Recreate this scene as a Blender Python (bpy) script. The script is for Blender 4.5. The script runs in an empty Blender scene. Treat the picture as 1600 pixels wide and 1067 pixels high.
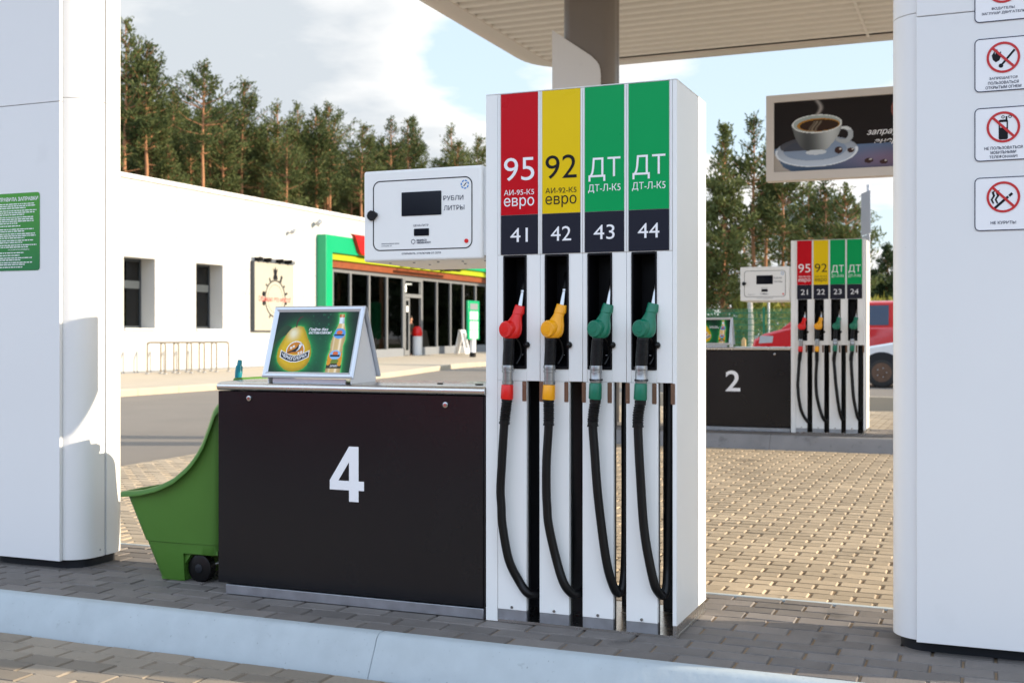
import bpy, bmesh, math, random
import numpy as np
from mathutils import Vector, Matrix, Quaternion
R = math.radians
random.seed(7)
S = bpy.context.scene
COL = S.collection

# ------------------------------------------------------------------ camera, sky, sun, exposure
CZ = 1.379                                   # eye height above the driveway
cam_data = bpy.data.cameras.new('camera')
cam = bpy.data.objects.new('camera', cam_data); COL.objects.link(cam)
cam.location = (0, 0, CZ)
cam.rotation_euler = (R(90), 0, R(22.25))
cam_data.sensor_width = 36.0
cam_data.lens = 36.0 * 1820 / 1600
cam_data.shift_y = -8.5 / 1600
cam_data.clip_start = 0.05; cam_data.clip_end = 3000
cam_data.dof.use_dof = True
cam_data.dof.focus_distance = 5.1
cam_data.dof.aperture_fstop = 4.5
S.camera = cam

SUN_AZ, SUN_EL = 11.5, 19.0                   # degrees from +X towards +Y, and above the horizon
sd = Vector((math.cos(R(SUN_AZ)) * math.cos(R(SUN_EL)), math.sin(R(SUN_AZ)) * math.cos(R(SUN_EL)), math.sin(R(SUN_EL))))
sun_data = bpy.data.lights.new('sun', 'SUN')
sun_data.energy = 3.2; sun_data.angle = R(0.5); sun_data.color = (1.0, 0.85, 0.64)
sun = bpy.data.objects.new('sun', sun_data); COL.objects.link(sun)
sun.rotation_euler = (-sd).to_track_quat('-Z', 'Y').to_euler()
sun.location = sd * 60

W = bpy.data.worlds.new('World'); S.world = W; W.use_nodes = True
nt = W.node_tree; nt.nodes.clear()
def N(t, **k):
    n = nt.nodes.new(t)
    for a, b in k.items(): setattr(n, a, b)
    return n
def LK(a, b): nt.links.new(a, b)
wout = N('ShaderNodeOutputWorld'); bg = N('ShaderNodeBackground'); bg.inputs[1].default_value = 0.15
sky = N('ShaderNodeTexSky'); sky.sky_type = 'NISHITA'; sky.sun_disc = False
sky.sun_elevation = R(SUN_EL); sky.sun_rotation = R(90 - SUN_AZ)
sky.air_density = 1.0; sky.dust_density = 1.2; sky.ozone_density = 1.0
tc = N('ShaderNodeTexCoord'); sep = N('ShaderNodeSeparateXYZ'); LK(tc.outputs['Generated'], sep.inputs[0])
def M(op, a, b=None, c=None):
    n = N('ShaderNodeMath', operation=op)
    for i, v in enumerate((a, b, c)):
        if v is None: continue
        if isinstance(v, (int, float)): n.inputs[i].default_value = v
        else: LK(v, n.inputs[i])
    return n.outputs[0]
den = M('ADD', M('MAXIMUM', sep.outputs[2], 0.0), 0.14)
cmb = N('ShaderNodeCombineXYZ'); LK(M('DIVIDE', sep.outputs[0], den), cmb.inputs[0]); LK(M('DIVIDE', sep.outputs[1], den), cmb.inputs[1])
n1 = N('ShaderNodeTexNoise'); n1.inputs['Scale'].default_value = 1.15; n1.inputs['Detail'].default_value = 8; n1.inputs['Roughness'].default_value = 0.55
mp = N('ShaderNodeMapping'); mp.inputs['Location'].default_value = (3.1, 0.4, 0); LK(cmb.outputs[0], mp.inputs[0]); LK(mp.outputs[0], n1.inputs['Vector'])
# broad cloud banks over the forest and thin sky towards the right of the view
nrm = N('ShaderNodeVectorMath', operation='NORMALIZE'); LK(tc.outputs['Generated'], nrm.inputs[0])
def bank(az, el, width, gain):
    d = (math.sin(R(az)) * math.cos(R(el)), math.cos(R(az)) * math.cos(R(el)), math.sin(R(el)))
    v = N('ShaderNodeVectorMath', operation='DOT_PRODUCT'); LK(nrm.outputs[0], v.inputs[0]); v.inputs[1].default_value = d
    ang = M('ARCCOSINE', M('MINIMUM', v.outputs['Value'], 0.99999))
    g = M('POWER', 2.718, M('MULTIPLY', M('POWER', M('DIVIDE', ang, R(width)), 2.0), -1.0))
    return M('MULTIPLY', g, gain)
dens = M('ADD', n1.outputs[0], M('MULTIPLY', M('MAXIMUM', M('SUBTRACT', .16, sep.outputs[2]), 0.0), 1.1))
for b_ in [(-33, 13, 10, .22), (-27, 10, 5, .16), (-41, 9, 7, .2), (-42, 17, 7, .08), (-24.5, 13.3, 2.6, -.16), (-29, 7.8, 3.6, -.12), (-18, 12.5, 4, .22), (-11, 9.5, 4.5, -.10), (-14.5, 6, 4, .14)]:
    dens = M('ADD', dens, bank(*b_))
ramp = N('ShaderNodeValToRGB'); ramp.color_ramp.elements[0].position = 0.50; ramp.color_ramp.elements[1].position = 0.60
LK(dens, ramp.inputs[0])
shade = N('ShaderNodeValToRGB'); shade.color_ramp.elements[0].position = 0.60; shade.color_ramp.elements[1].position = 0.80
shade.color_ramp.elements[0].color = (3.35, 3.3, 3.2, 1); shade.color_ramp.elements[1].color = (1.95, 2.1, 2.25, 1)
LK(dens, shade.inputs[0])
pale = N('ShaderNodeMixRGB'); pale.inputs[0].default_value = 0.8; LK(sky.outputs[0], pale.inputs[1]); pale.inputs[2].default_value = (2.05, 2.45, 2.75, 1)
mixc = N('ShaderNodeMixRGB'); LK(ramp.outputs[0], mixc.inputs[0]); LK(pale.outputs[0], mixc.inputs[1]); LK(shade.outputs[0], mixc.inputs[2])
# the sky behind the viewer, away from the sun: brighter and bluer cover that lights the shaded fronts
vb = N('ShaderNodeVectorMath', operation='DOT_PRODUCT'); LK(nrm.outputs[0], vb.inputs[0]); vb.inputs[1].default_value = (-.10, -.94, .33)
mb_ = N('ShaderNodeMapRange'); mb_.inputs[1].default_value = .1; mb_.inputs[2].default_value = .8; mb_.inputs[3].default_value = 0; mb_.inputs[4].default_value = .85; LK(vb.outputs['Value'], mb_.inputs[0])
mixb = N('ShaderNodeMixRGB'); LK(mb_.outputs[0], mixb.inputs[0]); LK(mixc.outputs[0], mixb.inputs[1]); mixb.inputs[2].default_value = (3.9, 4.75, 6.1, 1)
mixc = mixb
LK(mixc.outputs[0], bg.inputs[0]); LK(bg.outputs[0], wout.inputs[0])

S.view_settings.view_transform = 'Standard'; S.view_settings.look = 'None'
S.view_settings.exposure = 1.3; S.view_settings.gamma = 1.0
S.render.engine = 'CYCLES'
try:
    S.cycles.use_denoising = True; S.cycles.max_bounces = 10; S.cycles.transparent_max_bounces = 16
    S.cycles.sample_clamp_indirect = 6.0
except Exception: pass

# ------------------------------------------------------------------ materials
def mat(name, col, rough=0.5, metal=0.0, vary=0.06, vscale=6.0, bump=0.0, bscale=60.0, spec=0.5, coat=0.0, rvary=0.08, emit=None, island=0.0, stain=None):
    m = bpy.data.materials.new(name); m.use_nodes = True
    t = m.node_tree; b = t.nodes['Principled BSDF']
    b.inputs['Roughness'].default_value = rough; b.inputs['Metallic'].default_value = metal
    b.inputs['Specular IOR Level'].default_value = spec
    if coat: b.inputs['Coat Weight'].default_value = coat; b.inputs['Coat Roughness'].default_value = 0.06
    tcn = t.nodes.new('ShaderNodeTexCoord')
    nz = t.nodes.new('ShaderNodeTexNoise'); nz.inputs['Scale'].default_value = vscale; nz.inputs['Detail'].default_value = 6
    t.links.new(tcn.outputs['Object'], nz.inputs['Vector'])
    mx = t.nodes.new('ShaderNodeMixRGB'); mx.blend_type = 'MIX'
    mx.inputs[1].default_value = tuple(max(0, c * (1 - vary)) for c in col) + (1,)
    mx.inputs[2].default_value = tuple(min(1, c * (1 + vary)) for c in col) + (1,)
    t.links.new(nz.outputs[0], mx.inputs[0])
    out = mx.outputs[0]
    if island:
        g = t.nodes.new('ShaderNodeNewGeometry'); mr = t.nodes.new('ShaderNodeMapRange')
        mr.inputs[3].default_value = 1 - island; mr.inputs[4].default_value = 1 + island
        t.links.new(g.outputs['Random Per Island'], mr.inputs[0])
        mm = t.nodes.new('ShaderNodeMixRGB'); mm.blend_type = 'MULTIPLY'; mm.inputs[0].default_value = 1
        t.links.new(out, mm.inputs[1]); t.links.new(mr.outputs[0], mm.inputs[2]); out = mm.outputs[0]
    if stain:                                               # blotches and specks of dirt: (scale, threshold, depth)
        for sc_, th_, dp_ in stain:
            n3 = t.nodes.new('ShaderNodeTexNoise'); n3.inputs['Scale'].default_value = sc_; n3.inputs['Detail'].default_value = 4
            t.links.new(tcn.outputs['Object'], n3.inputs['Vector'])
            m3 = t.nodes.new('ShaderNodeMapRange'); m3.inputs[1].default_value = th_; m3.inputs[2].default_value = th_ + .09; m3.inputs[3].default_value = 1; m3.inputs[4].default_value = 1 - dp_
            t.links.new(n3.outputs[0], m3.inputs[0])
            mm = t.nodes.new('ShaderNodeMixRGB'); mm.blend_type = 'MULTIPLY'; mm.inputs[0].default_value = 1
            t.links.new(out, mm.inputs[1]); t.links.new(m3.outputs[0], mm.inputs[2]); out = mm.outputs[0]
    t.links.new(out, b.inputs['Base Color'])
    if rvary:
        mr = t.nodes.new('ShaderNodeMapRange'); mr.inputs[3].default_value = max(0.02, rough - rvary); mr.inputs[4].default_value = min(1, rough + rvary)
        t.links.new(nz.outputs[0], mr.inputs[0]); t.links.new(mr.outputs[0], b.inputs['Roughness'])
    if bump:
        n2 = t.nodes.new('ShaderNodeTexNoise'); n2.inputs['Scale'].default_value = bscale; n2.inputs['Detail'].default_value = 5
        t.links.new(tcn.outputs['Object'], n2.inputs['Vector'])
        bp = t.nodes.new('ShaderNodeBump'); bp.inputs['Strength'].default_value = bump; bp.inputs['Distance'].default_value = 0.01
        t.links.new(n2.outputs[0], bp.inputs['Height']); t.links.new(bp.outputs[0], b.inputs['Normal'])
    if emit:
        b.inputs['Emission Color'].default_value = tuple(emit[:3]) + (1,); b.inputs['Emission Strength'].default_value = emit[3]
    return m
def art_mat(name, rough=0.35, emit=0.0):
    m = bpy.data.materials.new(name); m.use_nodes = True; t = m.node_tree; b = t.nodes['Principled BSDF']
    a = t.nodes.new('ShaderNodeAttribute'); a.attribute_name = 'print'
    t.links.new(a.outputs['Color'], b.inputs['Base Color']); b.inputs['Roughness'].default_value = rough; b.inputs['Specular IOR Level'].default_value = .2
    if emit: t.links.new(a.outputs['Color'], b.inputs['Emission Color']); b.inputs['Emission Strength'].default_value = emit
    return m
def glass_mat(name, tint=(0.75, 0.8, 0.8), refl=0.12):
    m = bpy.data.materials.new(name); m.use_nodes = True; t = m.node_tree; t.nodes.clear()
    o = t.nodes.new('ShaderNodeOutputMaterial'); tr = t.nodes.new('ShaderNodeBsdfTransparent'); gl = t.nodes.new('ShaderNodeBsdfGlossy')
    tr.inputs[0].default_value = tint + (1,); gl.inputs['Roughness'].default_value = 0.02
    fr = t.nodes.new('ShaderNodeFresnel'); fr.inputs[0].default_value = 1.5
    ad = t.nodes.new('ShaderNodeMath'); ad.operation = 'ADD'; ad.use_clamp = True; ad.inputs[1].default_value = refl - 0.04
    mx = t.nodes.new('ShaderNodeMixShader')
    t.links.new(fr.outputs[0], ad.inputs[0]); t.links.new(ad.outputs[0], mx.inputs[0]); t.links.new(tr.outputs[0], mx.inputs[1]); t.links.new(gl.outputs[0], mx.inputs[2]); t.links.new(mx.outputs[0], o.inputs[0])
    return m
def leaf_mat(name, c1, c2):
    m = mat(name, c1, 0.75, vary=0.1, vscale=0.7, spec=0.25, rvary=0)
    t = m.node_tree; b = t.nodes['Principled BSDF']
    oi = t.nodes.new('ShaderNodeObjectInfo'); g = t.nodes.new('ShaderNodeNewGeometry'); tcn = t.nodes.new('ShaderNodeTexCoord')
    nz = t.nodes.new('ShaderNodeTexNoise'); nz.inputs['Scale'].default_value = 0.8; t.links.new(tcn.outputs['Object'], nz.inputs['Vector'])
    ad = t.nodes.new('ShaderNodeMath'); ad.operation = 'ADD'; t.links.new(oi.outputs['Random'], ad.inputs[0]); t.links.new(nz.outputs[0], ad.inputs[1])
    a2 = t.nodes.new('ShaderNodeMath'); a2.operation = 'ADD'; t.links.new(ad.outputs[0], a2.inputs[0]); t.links.new(g.outputs['Random Per Island'], a2.inputs[1])
    mr = t.nodes.new('ShaderNodeMapRange'); mr.inputs[1].default_value = 0.5; mr.inputs[2].default_value = 2.2; t.links.new(a2.outputs[0], mr.inputs[0])
    mx = t.nodes.new('ShaderNodeMixRGB'); mx.inputs[1].default_value = c1 + (1,); mx.inputs[2].default_value = c2 + (1,); t.links.new(mr.outputs[0], mx.inputs[0])
    t.links.new(mx.outputs[0], b.inputs['Base Color'])
    tl = t.nodes.new('ShaderNodeBsdfTranslucent'); t.links.new(mx.outputs[0], tl.inputs[0])
    ms = t.nodes.new('ShaderNodeMixShader'); ms.inputs[0].default_value = 0.25
    o = t.nodes['Material Output']; t.links.new(b.outputs[0], ms.inputs[1]); t.links.new(tl.outputs[0], ms.inputs[2]); t.links.new(ms.outputs[0], o.inputs[0])
    return m

MT = dict(
    white=mat('white_paint', (.86, .86, .84), .38, vary=.03, vscale=3, bump=.012, bscale=90),
    clad=mat('white_cladding', (.78, .78, .78), .40, vary=.03, vscale=1.6, bump=.01, bscale=40, stain=((45, .74, .2), (4, .66, .035))),
    trim=mat('white_trim', (.82, .82, .81), .3, vary=.02),
    dark=mat('anthracite_paint', (.0085, .0088, .0115), .22, spec=.34, rvary=.03, vary=.12, vscale=4, bump=.015, bscale=200),
    plinth=mat('dark_plinth', (.012, .014, .018), .5, spec=.3, vary=.15),
    black=mat('black_plastic', (.0045, .0045, .005), .34, spec=.3, vary=.2),
    recess=mat('recess_plastic', (.003, .003, .0045), .42, spec=.2),
    rubber=mat('black_rubber', (.0032, .0032, .0038), .36, spec=.3, vary=.25, vscale=20),
    steel=mat('brushed_steel', (.62, .60, .57), .26, 1.0, vary=.08, vscale=14, bump=.02, bscale=120),
    chrome=mat('bright_metal', (.50, .50, .50), .2, 1.0, vary=.1, vscale=20),
    swivel=mat('grey_plated_metal', (.36, .365, .37), .3, .9, vary=.15, vscale=30),
    galv=mat('galvanised_metal', (.40, .42, .45), .42, .85, vary=.25, vscale=18),
    red_p=mat('red_vinyl', (.54, .002, .009), .30, vary=.04, spec=.15),
    yel_p=mat('yellow_vinyl', (.80, .55, .003), .30, vary=.04, spec=.15),
    grn_p=mat('green_vinyl', (.0, .33, .09), .30, vary=.04, spec=.15),
    post_g=mat('dark_grey_steel', (.035, .036, .039), .4),
    num_p=mat('slate_vinyl', (.016, .017, .028), .35, spec=.15, vary=.08),
    red_n=mat('red_plastic', (.72, .006, .004), .34, vary=.06, bump=.02),
    yel_n=mat('amber_plastic', (.90, .38, .002), .34, vary=.06, bump=.02),
    grn_n=mat('teal_green_plastic', (.002, .16, .09), .34, vary=.08, bump=.02),
    brown=mat('bronze_film', (.20, .115, .075), .25, .35, vary=.2, vscale=30),
    ink_w=mat('white_lettering', (.86, .86, .88), .4, vary=.02),
    ink_k=mat('black_lettering', (.012, .012, .016), .4, spec=.12, vary=.1),
    ink_n=mat('navy_lettering', (.02, .03, .07), .4, spec=.12, vary=.1),
    ink_r=mat('red_marking', (.55, .01, .012), .4, vary=.05),
    ink_b=mat('blue_marking', (.02, .22, .6), .4, vary=.05),
    screen=mat('display_glass', (.006, .007, .013), .12, vary=.1, spec=.25),
    segment=mat('faint_digits', (.0068, .0078, .0142), .12, spec=.25),
    kerb=mat('painted_kerb_concrete', (.42, .475, .505), .75, vary=.13, vscale=9, bump=.2, bscale=26, stain=((70, .68, .4), (22, .69, .25), (2.2, .56, .07))),
    paver=mat('concrete_pavers', (.175, .158, .148), .86, vary=.3, vscale=7, bump=.4, bscale=160, island=.2, stain=((3.5, .62, .4), (24, .68, .4))),
    paver_w=mat('driveway_concrete_pavers', (.41, .335, .245), .84, vary=.28, vscale=1.3, bump=.4, bscale=160, island=.15, stain=((1.6, .63, .30), (14, .68, .35))),
    paver_shade=mat('shade_darkened_pavers', (.255, .215, .17), .86, vary=.28, vscale=3, bump=.4, bscale=160, island=.22, stain=((2.6, .62, .35), (18, .67, .4))),  # driveway pavers again, darkened to put the front strip's shade into their colour
    kerb_c=mat('bare_concrete_kerb', (.235, .235, .245), .85, vary=.25, vscale=4, bump=.2, bscale=30, stain=((6, .58, .3), (30, .66, .3))),
    sand=mat('joint_sand', (.24, .17, .105), .95, vary=.3, vscale=40),
    asphalt=mat('asphalt', (.20, .175, .15), .86, vary=.22, vscale=.7, bump=.5, bscale=90),
    path=mat('pale_footpath', (.44, .38, .30), .9, vary=.12, vscale=1.5, bump=.2, bscale=40),
    kerb_s=mat('pale_kerbstone', (.46, .40, .31), .9, vary=.15, vscale=2),
    grass=mat('dry_grass', (.13, .13, .04), .95, vary=.5, vscale=1.2, bump=.6, bscale=20),
    forest_floor=mat('forest_floor', (.07, .05, .03), .95, vary=.4, vscale=.6),
    soffit=mat('soffit_panels', (.80, .77, .72), .45, vary=.02, vscale=1),
    fascia=mat('canopy_fascia', (.66, .61, .56), .4, vary=.03),
    col_d=mat('grey_brown_column_paint', (.20, .175, .155), .38, vary=.05),
    green_c=mat('green_cart_plastic', (.07, .19, .022), .5, vary=.08, vscale=5, bump=.05, bscale=150),
    teal=mat('teal_plastic', (.004, .20, .26), .4, vary=.06),
    wallw=mat('white_wall_panels', (.54, .53, .51), .5, vary=.03, vscale=.5),
    joint=mat('panel_joint', (.33, .32, .30), .6),
    frame_d=mat('dark_window_frame', (.045, .055, .065), .4),
    frame_g=mat('grey_aluminium', (.30, .31, .33), .38, .5),
    base_g=mat('grey_plinth_panels', (.20, .215, .24), .55),
    portal=mat('bright_green_cladding', (.0, .33, .135), .35, vary=.04),
    lime=mat('lime_stripe', (.34, .40, .008), .4),
    wood=mat('orange_wood_slats', (.22, .05, .010), .5, vary=.4, vscale=8),
    sign_r=mat('red_sign_face', (.5, .008, .008), .3),
    glass=glass_mat('shop_glass', (.5, .54, .54), .04),
    glass_w=glass_mat('window_glass', (.5, .55, .57), .06),
    car_glass=mat('dark_car_glass', (.05, .08, .13), .08, coat=.4),
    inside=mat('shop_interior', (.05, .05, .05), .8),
    in_floor=mat('shop_floor', (.16, .14, .12), .35),
    counter=mat('counter_green', (.03, .10, .065), .5),
    lit=mat('lit_ceiling_panel', (.9, .9, .85), .5, emit=(1, .97, .82, .55)),
    lcd=mat('lit_screen', (.5, .6, .7), .4, emit=(.7, .85, 1, .5)),
    beige=mat('beige_reveal', (.5, .47, .42), .6),
    bark=mat('pine_bark', (.35, .165, .078), .9, vary=.45, vscale=2.5, bump=.6, bscale=14),
    bark_b=mat('birch_bark', (.42, .40, .37), .8, vary=.5, vscale=6),
    needle=leaf_mat('pine_needles', (.032, .052, .016), (.125, .145, .048)),
    needle_d=leaf_mat('spruce_needles', (.018, .036, .015), (.05, .075, .03)),
    shrub=leaf_mat('shrub_leaves', (.10, .13, .02), (.30, .27, .05)),
    mesh_g=mat('green_mesh_fence', (.01, .16, .075), .5),
    red_car=mat('red_car_paint', (.50, .008, .012), .22, coat=.8, vary=.03),
    white_car=mat('white_car_paint', (.74, .75, .77), .22, coat=.8, vary=.02),
    tyre=mat('tyre_rubber', (.02, .019, .018), .7, vary=.2),
    rust=mat('rusty_wheel', (.12, .07, .045), .6, .3, vary=.4, vscale=14),
    lamp=mat('lamp_glass', (.42, .43, .43), .1, coat=.6),
    hoop=mat('weathered_steel_tube', (.27, .23, .18), .4, .3),
    stake=mat('raw_timber', (.45, .30, .13), .8),
    skin=mat('skin', (.50, .26, .17), .6), olive=mat('olive_jacket', (.06, .055, .03), .8, vary=.4, vscale=9),
    hair=mat('dark_hair', (.03, .02, .012), .7), trouser=mat('dark_trousers', (.03, .03, .035), .8),
    cream=mat('cream_board', (.40, .38, .32), .5),
    alu=mat('satin_aluminium', (.60, .63, .68), .33, .55, vary=.04),
    pvc=mat('white_pvc', (.80, .80, .81), .4, vary=.02),
    sign_back=mat('sign_back_metal', (.32, .36, .42), .4, .5),
)
# printed green sign whose ink runs from lime to deep green
_m = mat('green_printed_sheet', (.0, .25, .05), .35); MT['rules'] = _m
_t = _m.node_tree; _g = _t.nodes.new('ShaderNodeTexCoord'); _s = _t.nodes.new('ShaderNodeSeparateXYZ'); _r = _t.nodes.new('ShaderNodeMapRange')
_r.inputs[1].default_value = -.2; _r.inputs[2].default_value = .2
_x = _t.nodes.new('ShaderNodeMixRGB'); _x.inputs[1].default_value = (.0, .17, .035, 1); _x.inputs[2].default_value = (.045, .30, .008, 1)
_t.links.new(_g.outputs['Object'], _s.inputs[0]); _t.links.new(_s.outputs[2], _r.inputs[0]); _t.links.new(_r.outputs[0], _x.inputs[0]); _t.links.new(_x.outputs[0], _t.nodes['Principled BSDF'].inputs['Base Color'])

# ------------------------------------------------------------------ helpers
def tag(o, label, cat, group=None):
    o['label'] = label; o['category'] = cat
    if group: o['group'] = group
    return o
def thing(name, label, cat, loc=(0, 0, 0), rotz=0.0, group=None):
    o = bpy.data.objects.new(name, None); COL.objects.link(o); o.empty_display_size = .1
    o.location = loc; o.rotation_euler = (0, 0, rotz)
    return tag(o, label, cat, group)
def struct(o, kind='structure'): o['kind'] = kind; return o
class MB:
    def __init__(s): s.v = []; s.f = []; s.m = []
    def add(s, vs, fs, mi=0):
        b = len(s.v); s.v.extend([tuple(p) for p in vs]); s.f.extend([tuple(b + i for i in f) for f in fs]); s.m.extend([mi] * len(fs)); return s
    def box(s, x0, x1, y0, y1, z0, z1, mi=0):
        return s.add([(x0, y0, z0), (x1, y0, z0), (x1, y1, z0), (x0, y1, z0), (x0, y0, z1), (x1, y0, z1), (x1, y1, z1), (x0, y1, z1)],
                     [(0, 3, 2, 1), (4, 5, 6, 7), (0, 1, 5, 4), (1, 2, 6, 5), (2, 3, 7, 6), (3, 0, 4, 7)], mi)
    def prism(s, poly, ax, a0, a1, mi=0):
        n = len(poly)
        def P(u, v, a): return {'x': (a, u, v), 'y': (u, a, v), 'z': (u, v, a)}[ax]
        vs = [P(u, v, a0) for u, v in poly] + [P(u, v, a1) for u, v in poly]
        return s.add(vs, [tuple(range(n)), tuple(range(2 * n - 1, n - 1, -1))] + [(i, (i + 1) % n, n + (i + 1) % n, n + i) for i in range(n)], mi)
    def ring(s, outer, inner, ax, a0, a1, mi=0):
        n = len(outer)
        def P(u, v, a): return {'x': (a, u, v), 'y': (u, a, v), 'z': (u, v, a)}[ax]
        vs = [P(*p, a0) for p in outer] + [P(*p, a0) for p in inner] + [P(*p, a1) for p in outer] + [P(*p, a1) for p in inner]
        fs = []
        for i in range(n):
            j = (i + 1) % n
            fs += [(i, j, n + j, n + i), (2 * n + i, 3 * n + i, 3 * n + j, 2 * n + j), (i, 2 * n + i, 2 * n + j, j), (n + i, n + j, 3 * n + j, 3 * n + i)]
        return s.add(vs, fs, mi)
    def loft(s, rings, caps=True, mi=0, closed=True):
        n = len(rings[0]); vs = [p for r in rings for p in r]; fs = []
        for k in range(len(rings) - 1):
            for i in range(n if closed else n - 1):
                j = (i + 1) % n
                fs.append((k * n + i, k * n + j, (k + 1) * n + j, (k + 1) * n + i))
        if caps: fs += [tuple(range(n - 1, -1, -1)), tuple((len(rings) - 1) * n + i for i in range(n))]
        return s.add(vs, fs, mi)
    def tube(s, path, r, n=12, caps=True, mi=0):
        pts = [Vector(p) for p in path]; rs = r if isinstance(r, (list, tuple)) else [r] * len(pts)
        t0 = (pts[1] - pts[0]).normalized(); up = Vector((0, 0, 1)) if abs(t0.z) < .9 else Vector((1, 0, 0))
        a = t0.cross(up).normalized(); rings = []
        for i, p in enumerate(pts):
            t = (pts[min(i + 1, len(pts) - 1)] - pts[max(i - 1, 0)]).normalized()
            a = (a - t * a.dot(t)).normalized(); b = t.cross(a)
            rings.append([p + (a * math.cos(2 * math.pi * k / n) + b * math.sin(2 * math.pi * k / n)) * rs[i] for k in range(n)])
        return s.loft(rings, caps, mi)
    def cyl(s, p0, p1, r0, r1=None, n=20, mi=0): return s.tube([p0, p1], [r0, r0 if r1 is None else r1], n, True, mi)
    def sphere(s, c, r, n=12, mi=0, sc=(1, 1, 1)):
        rings = []
        for i in range(1, n):
            th = math.pi * i / n
            rings.append([(c[0] + sc[0] * r * math.sin(th) * math.cos(2 * math.pi * k / (2 * n)), c[1] + sc[1] * r * math.sin(th) * math.sin(2 * math.pi * k / (2 * n)), c[2] + sc[2] * r * math.cos(th)) for k in range(2 * n)])
        return s.loft(rings, True, mi)
    def quad(s, a, b, c, d, mi=0): return s.add([a, b, c, d], [(0, 1, 2, 3)], mi)
    def mesh(s, name, mats, smooth=35):
        me = bpy.data.meshes.new(name); me.from_pydata(s.v, [], s.f)
        for m_ in (mats if isinstance(mats, (list, tuple)) else [mats]): me.materials.append(MT[m_] if isinstance(m_, str) else m_)
        if any(s.m): me.polygons.foreach_set('material_index', s.m)
        bm = bmesh.new(); bm.from_mesh(me); bmesh.ops.recalc_face_normals(bm, faces=bm.faces); bm.to_mesh(me); bm.free()
        if smooth:
            me.polygons.foreach_set('use_smooth', [True] * len(me.polygons)); me.set_sharp_from_angle(angle=R(smooth))
        me.update(); return me
    def build(s, name, mats, parent=None, loc=(0, 0, 0), bevel=0.0, smooth=35, seg=2):
        o = bpy.data.objects.new(name, s.mesh(name, mats, smooth)); COL.objects.link(o); o.location = loc
        if parent: o.parent = parent
        if bevel:
            b = o.modifiers.new('bevel', 'BEVEL'); b.width = bevel; b.segments = seg; b.limit_method = 'ANGLE'; b.angle_limit = R(40); b.harden_normals = False
        return o
def copy_tree(o, parent=None, skip=()):
    c = o.copy(); COL.objects.link(c)
    if parent: c.parent = parent
    for ch in list(o.children):
        if ch.name.split('.')[0] in skip: continue
        copy_tree(ch, c, skip)
    return c
def rrect(x0, x1, z0, z1, r, n=6):
    pts = []
    for cx, cz, a0 in ((x1 - r, z1 - r, 0), (x0 + r, z1 - r, 90), (x0 + r, z0 + r, 180), (x1 - r, z0 + r, 270)):
        for k in range(n + 1):
            a = R(a0 + 90 * k / n); pts.append((cx + r * math.cos(a), cz + r * math.sin(a)))
    return pts
def circ(cx, cz, r, n=40, r2=None): return [(cx + r * math.cos(2 * math.pi * k / n), cz + (r2 or r) * math.sin(2 * math.pi * k / n)) for k in range(n)]
def smoothpath(pts, sub=6):
    P = [Vector(p) for p in pts]; out = []
    for i in range(len(P) - 1):
        a, b, c, d = P[max(i - 1, 0)], P[i], P[i + 1], P[min(i + 2, len(P) - 1)]
        for k in range(sub):
            t = k / sub
            out.append(.5 * ((2 * b) + (c - a) * t + (2 * a - 5 * b + 4 * c - d) * t * t + (3 * b - a - 3 * c + d) * t ** 3))
    out.append(P[-1]); return out
_TX = {}
def glyphs(s, bold=0.0, shear=0.0, spacing=1.0):
    k = (s, bold, shear, spacing)
    if k not in _TX:
        c = bpy.data.curves.new('t', 'FONT'); c.body = s; c.offset = bold; c.shear = shear; c.space_character = spacing; c.resolution_u = 4
        o = bpy.data.objects.new('t', c); COL.objects.link(o)
        dg = bpy.context.evaluated_depsgraph_get(); me = bpy.data.meshes.new_from_object(o.evaluated_get(dg))
        v = np.array([x.co[:2] for x in me.vertices]); f = [tuple(p.vertices) for p in me.polygons]
        bpy.data.objects.remove(o); bpy.data.curves.remove(c); bpy.data.meshes.remove(me)
        lo, hi = v.min(0), v.max(0); _TX[k] = ((v - lo) / (hi - lo), f, (hi - lo))
    return _TX[k]
def text(mb, s, box, place, bold=0.0, shear=0.0, mi=0, fit=True, spacing=1.0, bend=None):
    """letters of s stretched into box = (u0, u1, v0, v1); place(u, v) gives the 3-D point"""
    v, f, d = glyphs(s, bold, shear, spacing); u0, u1, v0, v1 = box
    if not fit:                                             # keep the letter shapes, centre in box by height
        w = (v1 - v0) * d[0] / d[1]; c = (u0 + u1) / 2; u0, u1 = c - w / 2, c + w / 2
    pts = [(u0 + a * (u1 - u0), v0 + b * (v1 - v0)) for a, b in v]
    if bend: pts = [bend(*p) for p in pts]
    mb.add([place(*p) for p in pts], f, mi)
def front(y): return lambda u, v: (u, y, v)
def side(x): return lambda u, v: (x, u, v)
def ground_h(x, y):
    def sm(t): t = min(1, max(0, t)); return t * t * (3 - 2 * t)
    return .075 * sm((y - 6) / 7) * sm((x + 12) / 6) * (1 - sm((y - 21) / 1)) + .2 * sm((y - 33) / 8) * (1 - sm((x + 14) / 4))

# ------------------------------------------------------------------ ground, paving, kerbs
g = MB(); xs = [-400, -150, -80, -50, -40] + list(np.arange(-34, 12.1, 2)) + [20, 50, 150, 400]; ys = [-300, -80, -30, -10, 0] + list(np.arange(3, 60.1, 1.5)) + [80, 120, 200, 500]
vs = [(x, y, ground_h(x, y) - .02) for y in ys for x in xs]; nx = len(xs)
g.add(vs, [(j * nx + i, j * nx + i + 1, (j + 1) * nx + i + 1, (j + 1) * nx + i) for j in range(len(ys) - 1) for i in range(nx - 1)])
struct(g.build('ground', 'asphalt', smooth=60))

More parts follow.
